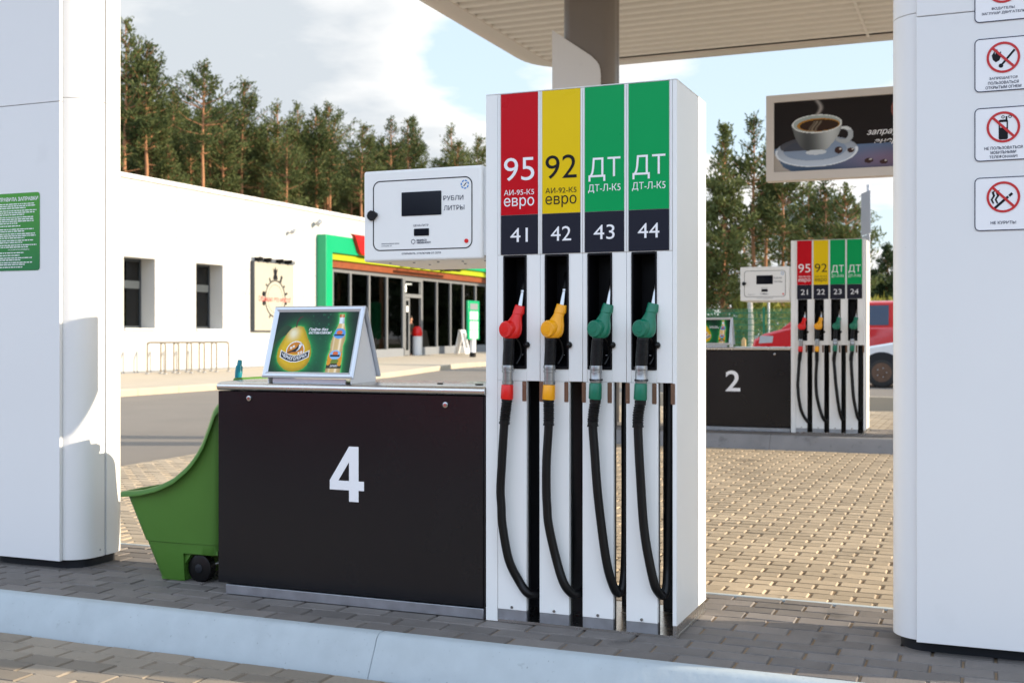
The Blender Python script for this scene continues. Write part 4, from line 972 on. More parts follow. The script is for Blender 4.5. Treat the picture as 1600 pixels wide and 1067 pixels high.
# things seen through the glass, all fixtures of the shop
SB().box(WX - .5, WX - .45, 44.75, 45.35, 1.55, 2.75).done('screen', 'lcd')
for y0, y1, mt_ in ((47.9, 48.9, 'counter'), (49.4, 50.7, 'counter'), (51.0, 52.0, 'counter')): SB().box(WX - 1.6, WX - .9, y0, y1, .46, 1.72).done('counter', mt_)
for y0, y1, z0, z1, mt_ in ((49.35, 50.4, 2.0, 2.75, 'grn_p'), (49.35, 50.4, 2.25, 2.5, 'lime')): SB().box(WX - 2.4 + (.06 if mt_ == 'lime' else 0), WX - 2.3 + (.06 if mt_ == 'lime' else 0), y0, y1, z0, z1).done('menu_board', mt_)
for y0 in (40.2, 42.3, 43.4): SB().box(WX - 3.4, WX - 3.0, y0, y0 + .9, .46, 2.3).done('shelf_unit', 'beige' if y0 > 43 else 'inside')
SB().box(WX - 1.2, WX - 1.1, 43.0, 43.35, .46, 4.2).done('inner_post', 'beige')
for k in range(5):
    SB().box(WX - 3.02, WX - 2.9, 40.2, 41.2, .7 + .36 * k, .74 + .36 * k).done('shelf', 'beige')
# portal
m = SB(); PX = WX + .42
m.prism([(PF0, wall_base(PF0) - .3), (PF0 + .1, .25), (39.25, .25), (39.25, 4.62), (PF1 - 1.2, 4.62), (PF1 - 1.2, .25), (PF1, .25), (PF1, 5.30), (PF0, 5.30)], 'x', WX + .003, PX)
m.done('portal', 'portal', smooth=0, bevel=.02)
SB().box(WX + .02, WX + .30, 39.27, PF1 - 1.22, 4.36, 4.60).done('lime_stripe', 'lime', bevel=.01)
SB().box(WX + .02, WX + .18, 39.27, PF1 - 1.22, 4.08, 4.355).done('wood_fascia', 'wood')
rs_ = SB(); rs_.prism([(40.45, 5.44), (40.65, 5.42), (40.78, 5.3), (41.1, 4.78), (41.3, 4.66), (41.6, 4.63), (51.3, 4.63), (51.6, 4.66), (51.85, 4.8), (52.3, 5.36), (52.5, 5.44)], 'x', PX + .002, PX + .16); rsg = rs_.done('shop_sign', 'sign_r', bevel=.01)
m = SB(); text(m, 'А', (42.0, 42.6, 4.98, 5.32), side(PX + .165), bold=.03, shear=.3); m.done('lettering', 'ink_w', rsg, smooth=0)
SB().box(PX + .161, PX + .166, 41.75, 43.4, 4.84, 4.91).done('underline', 'yel_p', rsg)
# ------------------------------------------------------------------ things by the shop front
lb = thing('bar_light', 'black bar light on brackets above the shop door', 'lamp', (WX + .3, 47, 4.3))
MB().box(.55, .72, -2.2, 2.8, .10, .17).build('bar', 'black', lb)
for y in (-1.9, -.9, .1, 1.1, 2.1): MB().box(-.12, .56, y - .03, y + .03, .08, .14).build('bracket', 'black', lb)
po = thing('wall_poster', 'cream square wall poster with a black ring of chess like figures', 'poster', (WX + .004, 35.7, 1.55))
MB().box(0, .15, -1.30, 1.18, 0, 2.47).build('frame', 'frame_d', po, bevel=.01)
bd = MB().box(.151, .156, -1.27, 1.15, .03, 2.44).build('board', 'cream', po)
m = MB(); PS = .158
m.ring(circ(0, 1.17, .655, 48, .68), circ(0, 1.17, .605, 48, .63), 'x', PS - .001, PS); m.ring(circ(0, 1.17, .49, 48, .51), circ(0, 1.17, .478, 48, .498), 'x', PS - .001, PS)
rs = random.Random(4)
def figure(a, w, h, kind):
    c, s_ = math.cos(a), math.sin(a)
    def T(u, v): return (c * (.66 + v) - s_ * u, 1.17 + s_ * (.69 + v) + c * u)
    sh = {0: [(-.5, 0), (.5, 0), (.42, .25), (.3, .4), (.34, .6), (.5, 1), (.2, .8), (0, 1.15), (-.2, .8), (-.5, 1), (-.34, .6), (-.3, .4), (-.42, .25)],
          1: [(-.4, 0), (.4, 0), (.3, .5), (.45, .8), (.1, 1), (-.35, .85), (-.3, .5)], 2: [(-.5, .05), (0, 0), (.45, .1), (.5, .6), (.1, .9), (-.4, .7)]}[kind]
    m.prism([T(u * w, v * h) for u, v in sh], 'x', PS - .001, PS)
for a, w, h, k in ((90, .32, .42, 0), (62, .17, .27, 1), (38, .10, .12, 2), (15, .12, .15, 1), (-12, .12, .12, 2), (-40, .1, .14, 1), (-92, .18, .2, 2), (-120, .1, .12, 1), (192, .2, .2, 2), (168, .2, .22, 2), (140, .1, .12, 1), (118, .12, .16, 1)): figure(R(a), w, h, k)
m.build('drawing', 'ink_k', bd, smooth=0)
m = MB(); text(m, 'Обожаю это место!', (-1.05, .98, 1.06, 1.26), side(PS + .002)); m.build('lettering', 'ink_r', bd, smooth=0)
pl = thing('poster_lamp', 'white lamp rail with four black clamps above the cream poster', 'lamp', (WX + .004, 35.7, 4.06))
MB().box(.25, .37, -1.2, 1.6, .10, .19).build('rail', 'trim', pl)
for y in (-1.02, -.48, .30, .84): MB().box(.0, .30, y - .035, y + .035, -.04, .10).build('clamp', 'black', pl)
for (y, z, lab, sc_) in ((38.67, 5.76, 'bullet security camera beside the parapet above the portal', 1.0), (36.85, 5.27, 'small grey security camera above the cream poster', .7)):
    ca = thing('security_camera', lab, 'camera', (WX + .006, y, z), 0, 'cameras on the shop wall')
    MB().cyl((0, .25 * sc_, 0), (.05, .25 * sc_, 0), .14 * sc_, n=18).build('mount', 'trim', ca)
    MB().tube([(.05, .25 * sc_, 0), (.18, .1 * sc_, .0), (.22, -.1 * sc_, -.02)], .035 * sc_, 10).build('arm', 'galv', ca)
    MB().tube([(.22, -.02 * sc_, .02), (.24, -.24 * sc_, -.10 * sc_)], .09 * sc_, 14).build('body', 'galv', ca)
for k, y in enumerate((28.05, 28.66, 29.27, 29.90, 30.52, 31.15)):
    zb = .27; h = .93
    lab = ['nearest hoop of the bike stand row by the white wall', 'second nearest hoop of the bike stand row', 'third nearest hoop of the bike stand row', 'third farthest hoop of the bike stand row', 'second farthest hoop of the bike stand row', 'farthest hoop of the bike stand row by the wall'][k]
    b_ = thing('bike_stand', lab, 'bike stand', (-22.9, y, zb - .02), 0, 'steel hoops for bicycles along the wall')
    w = .33
    MB().tube(smoothpath([(w, -.0, 0), (w, 0, h - .1), (w - .03, 0, h - .03), (w - .1, 0, h), (-w + .1, 0, h), (-w + .03, 0, h - .03), (-w, 0, h - .1), (-w, 0, 0)], 5), .024, 10).build('hoop', 'hoop', b_)
    for x in (w, -w): MB().cyl((x, 0, 0), (x, 0, .03), .07, n=14).build('foot_flange', 'galv', b_)
tt = thing('totem_sign', 'green framed notice board on a white post outside the storefront', 'sign', (-21.5, 47.9, .44))
MB().cyl((0, -.02, .2), (0, -.02, .85), .14, n=16).build('post', 'pvc', tt); MB().cyl((0, -.02, 0), (0, -.02, .2), .145, n=16).build('post_foot', 'black', tt)
fr = MB().box(-.05, .05, -.62, .62, .78, 2.52).build('board', 'portal', tt, bevel=.02)
MB().box(.051, .056, -.42, .42, 2.12, 2.40).build('heading', 'base_g', fr)
for zr in (1.68, 1.24, .84):
    for yc in (-.30, 0, .30): MB().box(.051, .056, yc - .13, yc + .13, zr, zr + .36).build('paper_sheet', 'pvc', fr)
sw = thing('sandwich_board', 'small white sandwich board behind the green framed notice board', 'sandwich board', (-23.0, 50.0, .55))
for sg in (1, -1): MB().prism([(sg * .02, 1.12), (sg * .05, 1.12), (sg * .30, 0), (sg * .27, 0)], 'y', -.27, .27).build('leaf', 'pvc', sw)
MB().add([(.085, -.18, .98), (.085, .18, .98), (.245, .18, .25), (.245, -.18, .25)], [(0, 1, 2, 3)]).build('sheet', 'frame_g', sw)
ds = thing('goods_display', 'red topped white barrel shaped display standing in the shop doorway', 'display', (WX - .06, 47.42, .50))
MB().tube([(0, 0, 0), (0, 0, .02), (0, 0, .85), (0, 0, .88)], [.20, .22, .22, .18], 20).build('drum', 'pvc', ds); MB().tube([(0, 0, .881), (0, 0, 1.0), (0, 0, 1.22), (0, 0, 1.32)], [.22, .24, .2, .10], 20).build('cap', 'red_n', ds)

def skin_figure(name, verts, edges, radii, material, parent, root=0, loc=(0, 0, 0)):
    me = bpy.data.meshes.new(name); me.from_pydata(verts, edges, []); o = bpy.data.objects.new(name, me); COL.objects.link(o); o.parent = parent; o.location = loc
    md = o.modifiers.new('skin', 'SKIN'); md.use_smooth_shade = True
    for i, sv in enumerate(me.skin_vertices[0].data): sv.radius = radii[i] if isinstance(radii[i], tuple) else (radii[i], radii[i]); sv.use_root = (i == root)
    o.modifiers.new('sub', 'SUBSURF').levels = 1; o.modifiers['sub'].render_levels = 2
    me.materials.append(MT[material]); return o
pe = thing('person', 'person in an olive jacket standing in the shop doorway', 'person', (WX - .38, 47.36, .47))
V_ = [(0, 0, .95), (0, 0, 1.15), (0, 0, 1.38), (0, 0, 1.52), (.01, 0, 1.60), (.02, 0, 1.68), (.01, 0, 1.78),
      (0, -.19, 1.42), (.02, -.26, 1.15), (.16, -.24, .98), (0, .19, 1.42), (.04, .26, 1.16), (.20, .20, 1.05),
      (0, -.10, .90), (.02, -.11, .50), (0, -.11, .09), (.12, -.12, .04), (0, .10, .90), (.04, .11, .50), (.02, .11, .09), (.14, .12, .04)]
E_ = [(0, 1), (1, 2), (2, 3), (3, 4), (4, 5), (5, 6), (2, 7), (7, 8), (8, 9), (2, 10), (10, 11), (11, 12), (0, 13), (13, 14), (14, 15), (15, 16), (0, 17), (17, 18), (18, 19), (19, 20)]
Rd = [(.16, .13), (.165, .13), (.17, .13), .06, .075, .098, .085, .075, .055, .036, .075, .055, .036, .095, .068, .05, .04, .095, .068, .05, .04]
skin_figure('body', V_, E_, Rd, 'skin', pe)
skin_figure('jacket', [V_[i] for i in (0, 1, 2, 7, 8, 10, 11)] + [(.14, -.245, 1.00), (.18, .21, 1.06)], [(0, 1), (1, 2), (2, 3), (3, 4), (2, 5), (5, 6), (4, 7), (6, 8)], [(.185, .155), (.19, .155), (.19, .15), .09, .072, .09, .072, .055, .055], 'olive', pe)
skin_figure('trousers', [V_[0]] + V_[13:16] + V_[17:20], [(0, 1), (1, 2), (2, 3), (0, 4), (4, 5), (5, 6)], [(.17, .145), .112, .085, .075, .112, .085, .075], 'trouser', pe)
MB().sphere((-.005, 0, 1.745), .108, 8, sc=(1, .95, .85)).build('hair', 'hair', pe)

# ------------------------------------------------------------------ footpath and kerb along the shop
m = MB(); KX = -18.5; vs = []
ys_ = list(np.arange(10, 80.1, 1.5))
def kz(y): return ground_h(KX - .5, y) + .14
for y in ys_: vs += [(KX - .15, y, kz(y)), (KX - 3, y, .5 * kz(y) + .5 * (wall_base(y) - .02)), (WX + .02, y, wall_base(y) - .02), (WX - .3, y, wall_base(y) - .02)]
m.add(vs, [(4 * i + k, 4 * i + k + 1, 4 * i + k + 5, 4 * i + k + 4) for i in range(len(ys_) - 1) for k in range(3)]); struct(m.build('footpath', 'path'))
m = MB()
for a, b in zip(ys_[:-1], ys_[1:]):
    za, zb = kz(a) + .006, kz(b) + .006
    m.add([(KX, a + .005, za - .25), (KX, a + .005, za - .02), (KX - .02, a + .005, za), (KX - .16, a + .005, za), (KX - .16, a + .005, za - .25), (KX, b - .005, zb - .25), (KX, b - .005, zb - .02), (KX - .02, b - .005, zb), (KX - .16, b - .005, zb), (KX - .16, b - .005, zb - .25)], [(0, 1, 6, 5), (1, 2, 7, 6), (2, 3, 8, 7), (3, 4, 9, 8), (0, 4, 3, 2, 1), (5, 6, 7, 8, 9)])
struct(m.build('kerb', 'kerb_s', smooth=0))

# ------------------------------------------------------------------ pines
def pine(seed, h, start, width, lean=0.0, clump=12, leaf=.40, dens=1.0, conic=False, minw=.075):
    """trunk mesh and crown mesh of one tree of height h; start is where the live crown begins (fraction of h)"""
    r = np.random.RandomState(seed); tm = MB()
    n = 14; cx = np.cumsum(r.normal(0, .05, n)) * .6; cy = np.cumsum(r.normal(0, .05, n)) * .6
    zs = np.linspace(0, h * .985, n)
    def axis(z): return np.array([np.interp(z, zs, cx) + lean * z, np.interp(z, zs, cy), z])
    r0 = .010 * h + .02
    tm.tube([axis(z) for z in zs], [max(.012, r0 * (1 - .9 * (z / h) ** 1.1)) for z in zs], 9)
    P = []; F = []
    def spray(c, out, s):
        m_ = max(3, int(clump * dens * r.uniform(.7, 1.3)))
        for _ in range(m_):
            d = r.normal(0, 1, 3) * .75 + out * .8 + np.array([0, 0, .45]); d /= np.linalg.norm(d) + 1e-6
            L = leaf * s * r.uniform(.6, 1.25); w = max(minw, leaf * .2) * r.uniform(.7, 1.2)
            k = np.cross(d, r.normal(0, 1, 3)); k /= np.linalg.norm(k) + 1e-6
            b = c + r.normal(0, .16 * s, 3); i = len(P)
            P.extend([b - k * w * .35, b + k * w * .35, b + d * L * .6 + k * w * .6, b + d * L, b + d * L * .6 - k * w * .6]); F.append((i, i + 1, i + 2, i + 3, i + 4))
    z = h * start
    while z < h * .985:
        t = (z / h - start) / (1 - start); tier = r.uniform(.45, 1.5); gap = r.uniform(0, 6.28)
        prof = ((1 - t) ** .75 if conic else (min(1, .30 + t * 2.4) * (1 - t) ** .8)) * (tier * .5 + .5 * r.uniform(.5, 1.35))
        for _ in range(int(r.randint(3, 7))):
            a = gap + r.normal(0, 1.5); L = max(.22, width * prof); up = (-.12 if conic else .0) + .95 * t + r.uniform(-.1, .22)
            b0 = axis(z + r.uniform(-.15, .15)); d = np.array([math.cos(a), math.sin(a), up]); d /= np.linalg.norm(d)
            e = b0 + d * L + np.array([0, 0, .10 * L]); mid = b0 + d * L * .55 - np.array([0, 0, .03 * L])
            tm.tube([b0, mid, e], [.028 + .008 * L, .02, .008], 4, False)
            side_ = np.array([-math.sin(a), math.cos(a), 0])
            ks = np.arange(.38, 1.03, .16 if L > 1 else .3)
            for k in ks:
                c = b0 + (mid - b0) * min(1, k / .55) if k < .55 else mid + (e - mid) * ((k - .55) / .45)
                sp_ = L * .34 * (1.05 - k)
                for o in (0,) if L < .9 else (-1, 0, 1): spray(c + side_ * o * (sp_ + .12) + r.normal(0, .08, 3), d, (.75 + .35 * r.rand()) * (1 - .45 * t))
        z += (.42 if conic else .50) * r.uniform(.75, 1.3) * (1 - .35 * t) * max(1, h / 17)
    for _ in range(int(10 * start * 2)):                      # dead twigs on the bare stem
        z = r.uniform(h * start * .35, h * start); a = r.uniform(0, 6.28); b0 = axis(z); L = r.uniform(.4, 1.5)
        tm.tube([b0, b0 + np.array([math.cos(a), math.sin(a), r.uniform(-.25, .3)]) * L], [.022, .006], 4, False)
    spray(axis(h * .985), np.array([0, 0, 2.]), .7); spray(axis(h * .96), np.array([0, 0, 1.]), .6)
    me = bpy.data.meshes.new('crown'); me.from_pydata([tuple(p) for p in P], [], F); me.update()
    return tm, me
PROT = {}
def proto(key, seed, h, start, width, leafm='needle', **k):
    tm, cr = pine(seed, h, start, width, **k); cr.materials.append(MT[leafm]); PROT[key] = (tm.mesh('trunk', 'bark', 50), cr, h)
AIRY = dict(clump=7, leaf=.34, dens=.9, minw=.05)
proto('a', 11, 19, .60, 2.5, **AIRY); proto('b', 12, 19, .66, 2.7, lean=.012, **AIRY); proto('c', 13, 19, .55, 2.3, **AIRY); proto('d', 14, 19, .69, 2.9, lean=-.01, **AIRY); proto('e', 15, 19, .52, 2.6, **AIRY); proto('f', 16, 19, .62, 2.2, **AIRY)
proto('s', 17, 8, .06, 2.0, 'needle_d', conic=True); proto('t', 18, 13, .14, 2.1, 'needle', conic=True, clump=7, minw=.055); proto('u', 19, 12.5, .45, 2.1, **AIRY); proto('v', 20, 9.5, .25, 2.7, **AIRY)
def tree(key, x, y, z, h, rz, label, cat='pine tree', group=None, name='pine_tree', wide=1.0):
    tmesh, cmesh, h0 = PROT[key]; s = h / h0
    t = thing(name, label, cat, (x, y, z), rz, group); t.scale = (s * wide, s * wide, s)
    for nm, me in (('trunk', tmesh), ('crown', cmesh)):
        o = bpy.data.objects.new(nm, me); COL.objects.link(o); o.parent = t
    return t
def along(px, X): u = (px - 800) / 1820; k = X / (u * math.cos(R(22.25)) - math.sin(R(22.25))); return k * (u * math.sin(R(22.25)) + math.cos(R(22.25)))
rt = random.Random(21)
# tall pines whose tops stand out above the shop
FRONT = [(207, 19.9, 'a', 'tallest pine at the left end of the forest, beside the white column'), (226, 18.9, 'b', 'slim pine just right of the tallest forest pine'), (247, 17.9, 'c', 'lower pine right of the two tallest forest pines'), (301, 18.5, 'd', 'pine with a bare orange trunk standing over the shop windows'),
         (352, 16.4, 'f', 'lower bushy pine behind the middle of the white wall'), (399, 19.0, 'b', 'tall open topped pine left of the forest gap showing sky'), (428, 17.8, 'c', 'narrow pine right of the tall open topped pine'), (457, 18.0, 'a', 'pine above the round poster on the shop wall'),
         (528, 19.3, 'd', 'broad topped pine rising above the green portal'), (590, 19.2, 'f', 'pine behind the left edge of the pump display head'), (622, 19.6, 'a', 'pine over the middle of the pump display head'), (660, 20.6, 'e', 'spiky pine over the right half of the display head'), (704, 21.0, 'c', 'pine left of the red pump panel, two before it'), (733, 20.6, 'b', 'last forest pine against the red pump panel')]
for px, h, k, lab in FRONT: tree(k, -46 + rt.uniform(-1, 1), along(px, -46), 0, h, rt.uniform(0, 6.28), lab, group='tall pines in front of the forest')
for row, (X, hs, n) in enumerate(((-45, (12.5, 16), 9), (-50, (14.5, 18), 22), (-56, (16, 19.5), 38), (-64, (18, 21.5), 42), (-74, (20, 23.5), 40))):
    for i in range(n):
        px = 165 + (790 - 165) * (i + rt.uniform(.1, .9)) / n
        yy = along(px, X)
        tree(rt.choice('abcdef'), X + rt.uniform(-2, 2), yy, 0, (rt.uniform(*hs) if px < 470 or row > 2 else rt.uniform(16.2, 19.2)), rt.uniform(0, 6.28), 'pine in the crowded rows of forest behind the white shop', group='pines in the rows behind the tall front pines', wide=1.1)
# pines beyond the second pump
for px, d, h, k, nm, lab in ((1127, 58, 11.6, 't', 'pine_tree', 'full dark pine between the white pump side and the banner'), (1176, 60, 12.6, 'u', 'pine_tree', 'tallest pine left of the coffee banner with a straight orange trunk'), (1196, 66, 12.2, 'u', 'pine_tree', 'slim pine directly left of the banner frame'), (1224, 60, 11.2, 'u', 'pine_tree', 'pine with a leaning orange trunk under the banner'), (1262, 64, 10.2, 'u', 'pine_tree', 'open pine under the middle of the banner'),
                             (1290, 58, 9.0, 'v', 'pine_tree', 'broad low pine above the red and yellow panels of the far pump'), (1322, 55, 8.2, 'v', 'pine_tree', 'olive green spreading pine above the far green panels'), (1385, 62, 5.8, 's', 'spruce_tree', 'dark young spruce beyond the parked cars at right')):
    u = (px - 800) / 1820; x, y = d * (u * math.cos(R(22.25)) - math.sin(R(22.25))), d * (u * math.sin(R(22.25)) + math.cos(R(22.25)))
    tree(k, x, y, .3, h, rt.uniform(0, 6.28), lab, 'spruce' if k == 's' else 'pine tree', 'trees beyond the second pump', nm)
for i in range(8):
    px = 1085 + 265 * (i + rt.uniform(.1, .9)) / 8; d = rt.uniform(72, 95); u = (px - 800) / 1820
    tree(rt.choice('bdauv'), d * (u * math.cos(R(22.25)) - math.sin(R(22.25))), d * (u * math.sin(R(22.25)) + math.cos(R(22.25))), .3, rt.uniform(8.0, 11.5) * d / 80, rt.uniform(0, 6.28), 'pine in the thin wood behind the green mesh fence', group='pines in the wood behind the mesh fence', wide=1.3)
for i in range(5):
    px = 1345 + 70 * i / 4; d = rt.uniform(80, 92); u = (px - 800) / 1820
    tree('s', d * (u * math.cos(R(22.25)) - math.sin(R(22.25))), d * (u * math.sin(R(22.25)) + math.cos(R(22.25))), .3, rt.uniform(4.6, 6.0), rt.uniform(0, 6.28), 'small dark spruce in the low row beyond the cars', 'spruce', 'small spruces beyond the cars', 'spruce_tree', wide=1.3)
# the wood behind the viewer and along the sunny side of the road, one mass mirrored in the panels
m = MB()
rw = np.random.RandomState(9); P = []; F = []
for i in range(72):
    x, y = (rw.uniform(-75, 50), rw.uniform(-62, -44)) if i < 32 else ((rw.uniform(75, 95), rw.uniform(-30, 90)) if i < 46 else (rw.uniform(4, 90), rw.uniform(100, 135)))
    h = rw.uniform(8, 11.5) * (1.5 if i > 45 else 1); nn = 1300
    for _ in range(nn):
        z = h * (.12 + .88 * rw.rand() ** .8); w = 3.4 * (1 - (z / h) ** 2) + .3; a = rw.uniform(0, 6.28); q_ = w * math.sqrt(rw.rand()); c = np.array([x + q_ * math.cos(a), y + q_ * math.sin(a), z]); k = len(P)
        for _c in range(3): P.append(tuple(c + rw.normal(0, .7, 3)))
        F.append((k, k + 1, k + 2))
me = bpy.data.meshes.new('forest'); me.from_pydata(P, [], F); me.materials.append(MT['needle_d']); o = bpy.data.objects.new('forest', me); COL.objects.link(o); struct(o, 'stuff')

# ------------------------------------------------------------------ ground beyond the forecourt
def sheet(name, x0, x1, y0, y1, z, material, n=14, skew=0.0):
    gx = np.linspace(x0, x1, n); gy = np.linspace(y0, y1, n); m = MB()
    m.add([((x if i else x0 + skew * (y - y0)), y, z(x, y)) for y in gy for i, x in enumerate(gx)], [(j * n + i, j * n + i + 1, (j + 1) * n + i + 1, (j + 1) * n + i) for j in range(n - 1) for i in range(n - 1)])
    return struct(m.build(name, material))
sheet('grass_verge', -9.4, 30, 36.2, 140, lambda x, y: .30, 'grass', skew=-.26); sheet('forest_floor', -200, -41, 5, 260, lambda x, y: .05, 'forest_floor')
sheet('parking_lot', -5.75, 14, 22.12, 36.2, lambda x, y: .265, 'asphalt', skew=-.26)
m = MB()
for k in range(10): m.box(-6 + 2 * k + .004, -4 + 2 * k - .004, 22.0, 22.118, -.05, .28)
struct(m.build('kerb', 'kerb_s', bevel=.01, smooth=0))

# ------------------------------------------------------------------ mesh fence, stakes, shrubs, poles
fe = thing('mesh_fence', 'green wire mesh fence in front of the wood', 'fence', (-9, 39.5, .3))
for k in range(9):
    MB().box(-8 + 2.5 * k - .03, -8 + 2.5 * k + .03, -.03, .03, 0, 2.05).build('fence_post', 'mesh_g', fe)
for k in range(8):
    m = MB(); xa, xb = -8 + 2.5 * k + .04, -8 + 2.5 * k + 2.46
    x = xa
    while x < xb: m.box(x - .010, x + .010, -.004, .004, .05, 2.0); x += .055
    for z in np.arange(.06, 2.0, .2): m.box(xa, xb, -.010, -.005, z - .012, z + .012)
    m.build('mesh_panel', 'mesh_g', fe, smooth=0)
def at_px(px, d): u = (px - 800) / 1820; return d * (u * math.cos(R(22.25)) - math.sin(R(22.25))), d * (u * math.sin(R(22.25)) + math.cos(R(22.25)))
for px, d, h, lab in ((1162, 36, .95, 'pale timber stake standing by the green mesh fence'),):
    x, y = at_px(px, d); t = thing('timber_stake', lab, 'stake', (x, y, .29)); MB().loft([[(-.07, -.07, 0), (.07, -.07, 0), (.07, .07, 0), (-.07, .07, 0)], [(-.06, -.06, h), (.06, -.06, h), (.06, .06, h), (-.06, .06, h)], [(-.01, -.01, h + .1), (.01, -.01, h + .1), (.01, .01, h + .1), (-.01, .01, h + .1)]]).build('post', 'stake', t)
x, y = at_px(1172, 42); t = thing('birch_trunk', 'thin pale birch trunk left of the red van bonnet', 'birch', (x, y, .28)); MB().tube([(0, 0, 0), (.03, 0, 1.6), (-.02, .02, 2.6), (.05, 0, 3.4)], [.11, .10, .09, .05], 10).build('trunk', 'bark_b', t)
MB().tube([(.0, 0, 2.4), (.4, .1, 3.1)], [.03, .01], 6).build('limb', 'bark_b', t)
x, y = at_px(1201, 40.5); t = thing('thin_post', 'thin grey metal post rising behind the red van bonnet', 'post', (x, y, .28)); MB().cyl((0, 0, 0), (0, 0, 2.7), .04, n=10).build('pole', 'galv', t); MB().sphere((0, 0, 2.72), .05, 6).build('post_cap', 'galv', t)
def shrub(x, y, r, h, label, seed):
    q_ = np.random.RandomState(seed); P = []; F = []
    for _ in range(900):
        a = q_.uniform(0, 6.28); z = h * q_.rand() ** .7; w = r * math.sqrt(max(.05, 1 - (z / h - .35) ** 2 * 1.6)) * q_.rand() ** .5
        c = np.array([w * math.cos(a), w * math.sin(a), z]); k = len(P); d = q_.normal(0, .09, 3) + np.array([0, 0, .12]); e = q_.normal(0, .05, 3)
        P += [tuple(c - e), tuple(c + e), tuple(c + d * 1.6)]; F.append((k, k + 1, k + 2))
    t = thing('shrub', label, 'shrub', (x, y, .29), 0, 'sunlit shrubs along the mesh fence')
    me = bpy.data.meshes.new('foliage'); me.from_pydata(P, [], F); me.materials.append(MT['shrub']); o = bpy.data.objects.new('foliage', me); COL.objects.link(o); o.parent = t
    m = MB()
    for k in range(5): m.tube([(0, 0, 0), (q_.uniform(-.5, .5) * r, q_.uniform(-.5, .5) * r, h * .7)], [.02, .006], 5, False)
    m.build('stems', 'stake', t)
for px, d, r_, h, lab, sd_ in ((1186, 44, 1.0, 2.9, 'tall straw coloured shrub behind the van bonnet', 1), (1215, 47, 1.3, 3.2, 'yellow green shrub between thin post and far pump', 2), (1148, 45, .9, 1.5, 'low shrub behind the fence left of the timber stake', 3), (1118, 46, 1.1, 1.4, 'low shrub at the fence beside the white pump side', 4), (1232, 52, 1.5, 3.6, 'bright yellow shrub against the far pump housing', 5), (1368, 50, 1.6, 2.6, 'olive shrub above the red van roof', 6)):
    x, y = at_px(px, d); shrub(x, y, r_, h, lab, sd_)
x, y = at_px(1357, 30); rs = thing('road_sign', 'back of a metal road sign on a pole above the far pump', 'road sign', (x, y, .27), R(112))
MB().cyl((0, 0, 0), (0, 0, 5.0), .045, n=12).build('pole', 'galv', rs)
for z0, z1, w in ((3.72, 4.82, .40), (3.18, 3.70, .33)):
    b_ = MB().box(-w, w, .06, .075, z0, z1).build('sign_plate', 'sign_back', rs, bevel=.004)
    for z in (z0 + .18, z1 - .18): MB().box(-w * .8, w * .8, .045, .0595, z - .03, z + .03).build('bracket', 'galv', b_)
    MB().box(-.10, -.06, .030, .0445, z0 + .05, z1 - .05).build('stiffener', 'sign_back', b_)

# ------------------------------------------------------------------ parked cars
def wheel(parent, x, y, r, w, sgn, rimmat):
    wm = MB(); pr = [(r * .62, 0), (r * .80, .0), (r * .94, .015), (r, .05), (r, w - .05), (r * .94, w - .015), (r * .62, w)]
    rings = [[(x + q_ * math.cos(2 * math.pi * k / 28), y + sgn * o, r + q_ * math.sin(2 * math.pi * k / 28)) for k in range(28)] for q_, o in pr]
    wh = wm.loft(rings).build('wheel', 'tyre', parent)
    rm = MB(); rings = [[(x + q_ * math.cos(2 * math.pi * k / 24), y - sgn * (.004) + sgn * o, r + q_ * math.sin(2 * math.pi * k / 24)) for k in range(24)] for q_, o in [(r * .63, .0), (r * .60, .03), (r * .50, .06), (r * .42, .035), (r * .25, .02), (r * .22, -.01), (r * .10, -.012)]]
    rm.loft(rings); rm.build('rim', rimmat, wh)
    for k in range(5):
        a = 2 * math.pi * k / 5; MB().cyl((x + r * .30 * math.cos(a), y - sgn * .012, r + r * .30 * math.sin(a)), (x + r * .30 * math.cos(a), y + sgn * .03, r + r * .30 * math.sin(a)), .014, n=8).build('wheel_bolt', 'galv', wh)
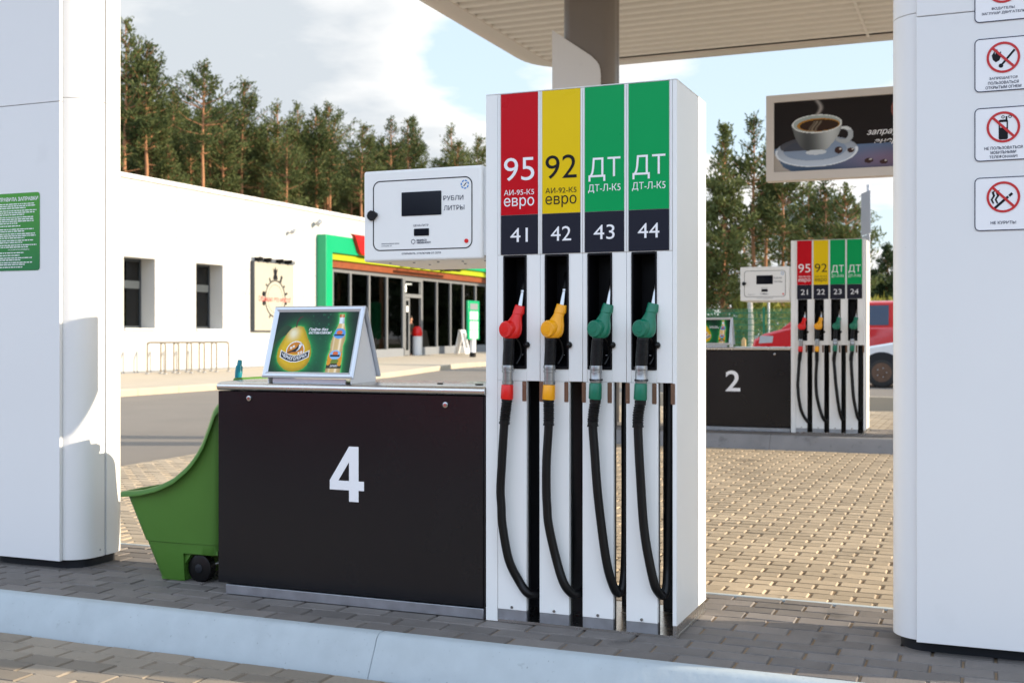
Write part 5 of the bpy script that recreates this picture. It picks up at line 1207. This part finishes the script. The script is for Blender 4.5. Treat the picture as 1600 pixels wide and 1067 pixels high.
def car(loc, label, body, prof, roof, glass_side, hw, wheels, wr, rimmat, name, lights):
    """nose points along -x; prof is the lower body outline, roof the cabin outline, both in (x, z)"""
    t = thing(name, label, 'car', loc)
    rings = []
    for y, k in ((-hw, .93), (-hw + .04, .985), (-hw + .12, 1.0), (hw - .12, 1.0), (hw - .04, .985), (hw, .93)):
        cx = sum(p[0] for p in prof) / len(prof); zt = max(p[1] for p in prof)
        rings.append([(cx + (x - cx) * (.975 + .025 * (k - .93) / .07), y, z if z < .45 else .45 + (z - .45) * (.95 + .05 * (k - .93) / .07)) for x, z in prof])
    MB().loft(rings).build('body', body, t, bevel=.02)
    rings = []
    for y, k in ((-hw + .05, 0), (-hw + .20, 1), (hw - .20, 1), (hw - .05, 0)):
        zb = min(p[1] for p in roof); zt = max(p[1] for p in roof); cx = sum(p[0] for p in roof) / len(roof)
        rings.append([(x if True else 0, (y if z < zb + .02 else (abs(y) - .0) * (1 if y > 0 else -1) * (1 - .13 * (z - zb) / (zt - zb))), z if k else zb + (z - zb) * .93) for x, z in roof])
    MB().loft(rings).build('cabin', body, t, bevel=.025)
    zb = min(p[1] for p in roof); zt = max(p[1] for p in roof)
    for poly in glass_side:
        for s in (-1, 1):
            m = MB(); f = lambda x, z, e: (x, s * ((hw - .05) * (1 - .13 * (z - zb) / (zt - zb)) + e), z)
            m.loft([[f(x, z, -.01) for x, z in poly], [f(x, z, .010) for x, z in poly]]); m.build('side_window', 'car_glass', t, smooth=0)
    a, b = roof[0], roof[1]
    m = MB(); d = Vector((b[1] - a[1], 0, -(b[0] - a[0]))).normalized() * -.014
    def ws(k, y): return (a[0] + (b[0] - a[0]) * k + d.x, y * (1 - .13 * k), a[1] + (b[1] - a[1]) * k - d.z * 1)
    q4 = [ws(.08, -hw + .14), ws(.08, hw - .14), ws(.93, hw - .16), ws(.93, -hw + .16)]
    m.loft([[(p[0] + .02, p[1], p[2] - .012) for p in q4], q4]); m.build('windscreen', 'car_glass', t, smooth=0)
    for wx in wheels:
        for s in (-1, 1):
            ar = MB(); ar.prism([(wx + (wr + .11) * math.cos(R(a_)), wr + (wr + .11) * math.sin(R(a_))) for a_ in range(0, 181, 12)], 'y', s * (hw - .10), s * (hw + .012)); ar.build('wheel_arch', 'plinth', t)
            wheel(t, wx, s * (hw + .014), wr, .2, -s, rimmat)
    for s in (-1, 1):
        x, z, w, h = lights; l = MB(); l.loft([[(x, s * (hw - .08 - w), z), (x + .10, s * (hw - .06), z), (x + .16, s * (hw - .04), z + h), (x + .03, s * (hw - .08 - w), z + h)], [(x - .03, s * (hw - .08 - w), z), (x + .07, s * (hw - .035), z), (x + .16, s * (hw - .015), z + h), (x, s * (hw - .08 - w), z + h)]]); l.build('headlight', 'lamp', t)
        sd2 = MB().prism([(x + .17, z + .01), (x + .50, z + .03), (x + .52, z + h - .01), (x + .20, z + h)], 'y', s * (hw - .03), s * (hw + .006)); sd2.build('lamp_side', 'lamp', t)
        MB().box(roof[0][0] + .35, roof[0][0] + .47, s * (hw + .02), s * (hw + .18), zb + .02, zb + .22).build('door_mirror', 'black', t, bevel=.03)
    x0 = min(p[0] for p in prof)
    MB().box(x0 - .05, x0 + .2, -hw + .03, hw - .03, .24, .48).build('bumper', 'plinth', t, bevel=.03)
    MB().box(x0 - .012, x0 + .06, -hw + .45, hw - .45, .55, .68).build('grille', 'black', t)
    return t
van = car((-5.45, 29.9, .268), 'dark red van parked behind the far pump, bonnet to the left', 'red_car', [(.0, .30), (.0, .80), (.05, 1.02), (.28, 1.16), (.75, 1.29), (1.0, 1.34), (4.6, 1.34), (4.70, 1.0), (4.70, .30)],
          [(.72, 1.29), (1.5, 1.90), (1.75, 1.95), (4.4, 1.97), (4.62, 1.90), (4.68, 1.30)], [[(1.35, 1.37), (1.80, 1.82), (2.30, 1.84), (2.30, 1.37)], [(2.42, 1.37), (2.42, 1.84), (3.25, 1.85), (3.25, 1.37)], [(3.42, 1.37), (3.42, 1.85), (4.40, 1.85), (4.46, 1.37)]], .90, (.95, 3.75), .33, 'galv', 'red_van', (.02, .92, .30, .20))
wc = car((-2.92, 26.95, .268), 'white hatchback with rusty steel wheels parked beside the far pump', 'white_car', [(.0, .30), (.0, .60), (.05, .72), (.25, .84), (1.05, .98), (1.3, 1.0), (3.85, 1.02), (3.95, .8), (3.95, .30)],
         [(1.05, .97), (1.75, 1.42), (2.0, 1.47), (3.3, 1.45), (3.9, 1.0)], [[(1.5, 1.04), (1.92, 1.36), (2.4, 1.38), (2.4, 1.04)], [(2.48, 1.04), (2.48, 1.38), (3.2, 1.36), (3.5, 1.04)]], .82, (.80, 3.15), .33, 'rust', 'white_hatchback', (.02, .60, .30, .17))

# the red van standing behind the viewer shows only as a soft reflection in the dark cabinet
v2 = copy_tree(van); v2.location = (-10.6, -4.4, .0); v2['label'] = 'second dark red van, mirrored softly along the top of the dark cabinet'
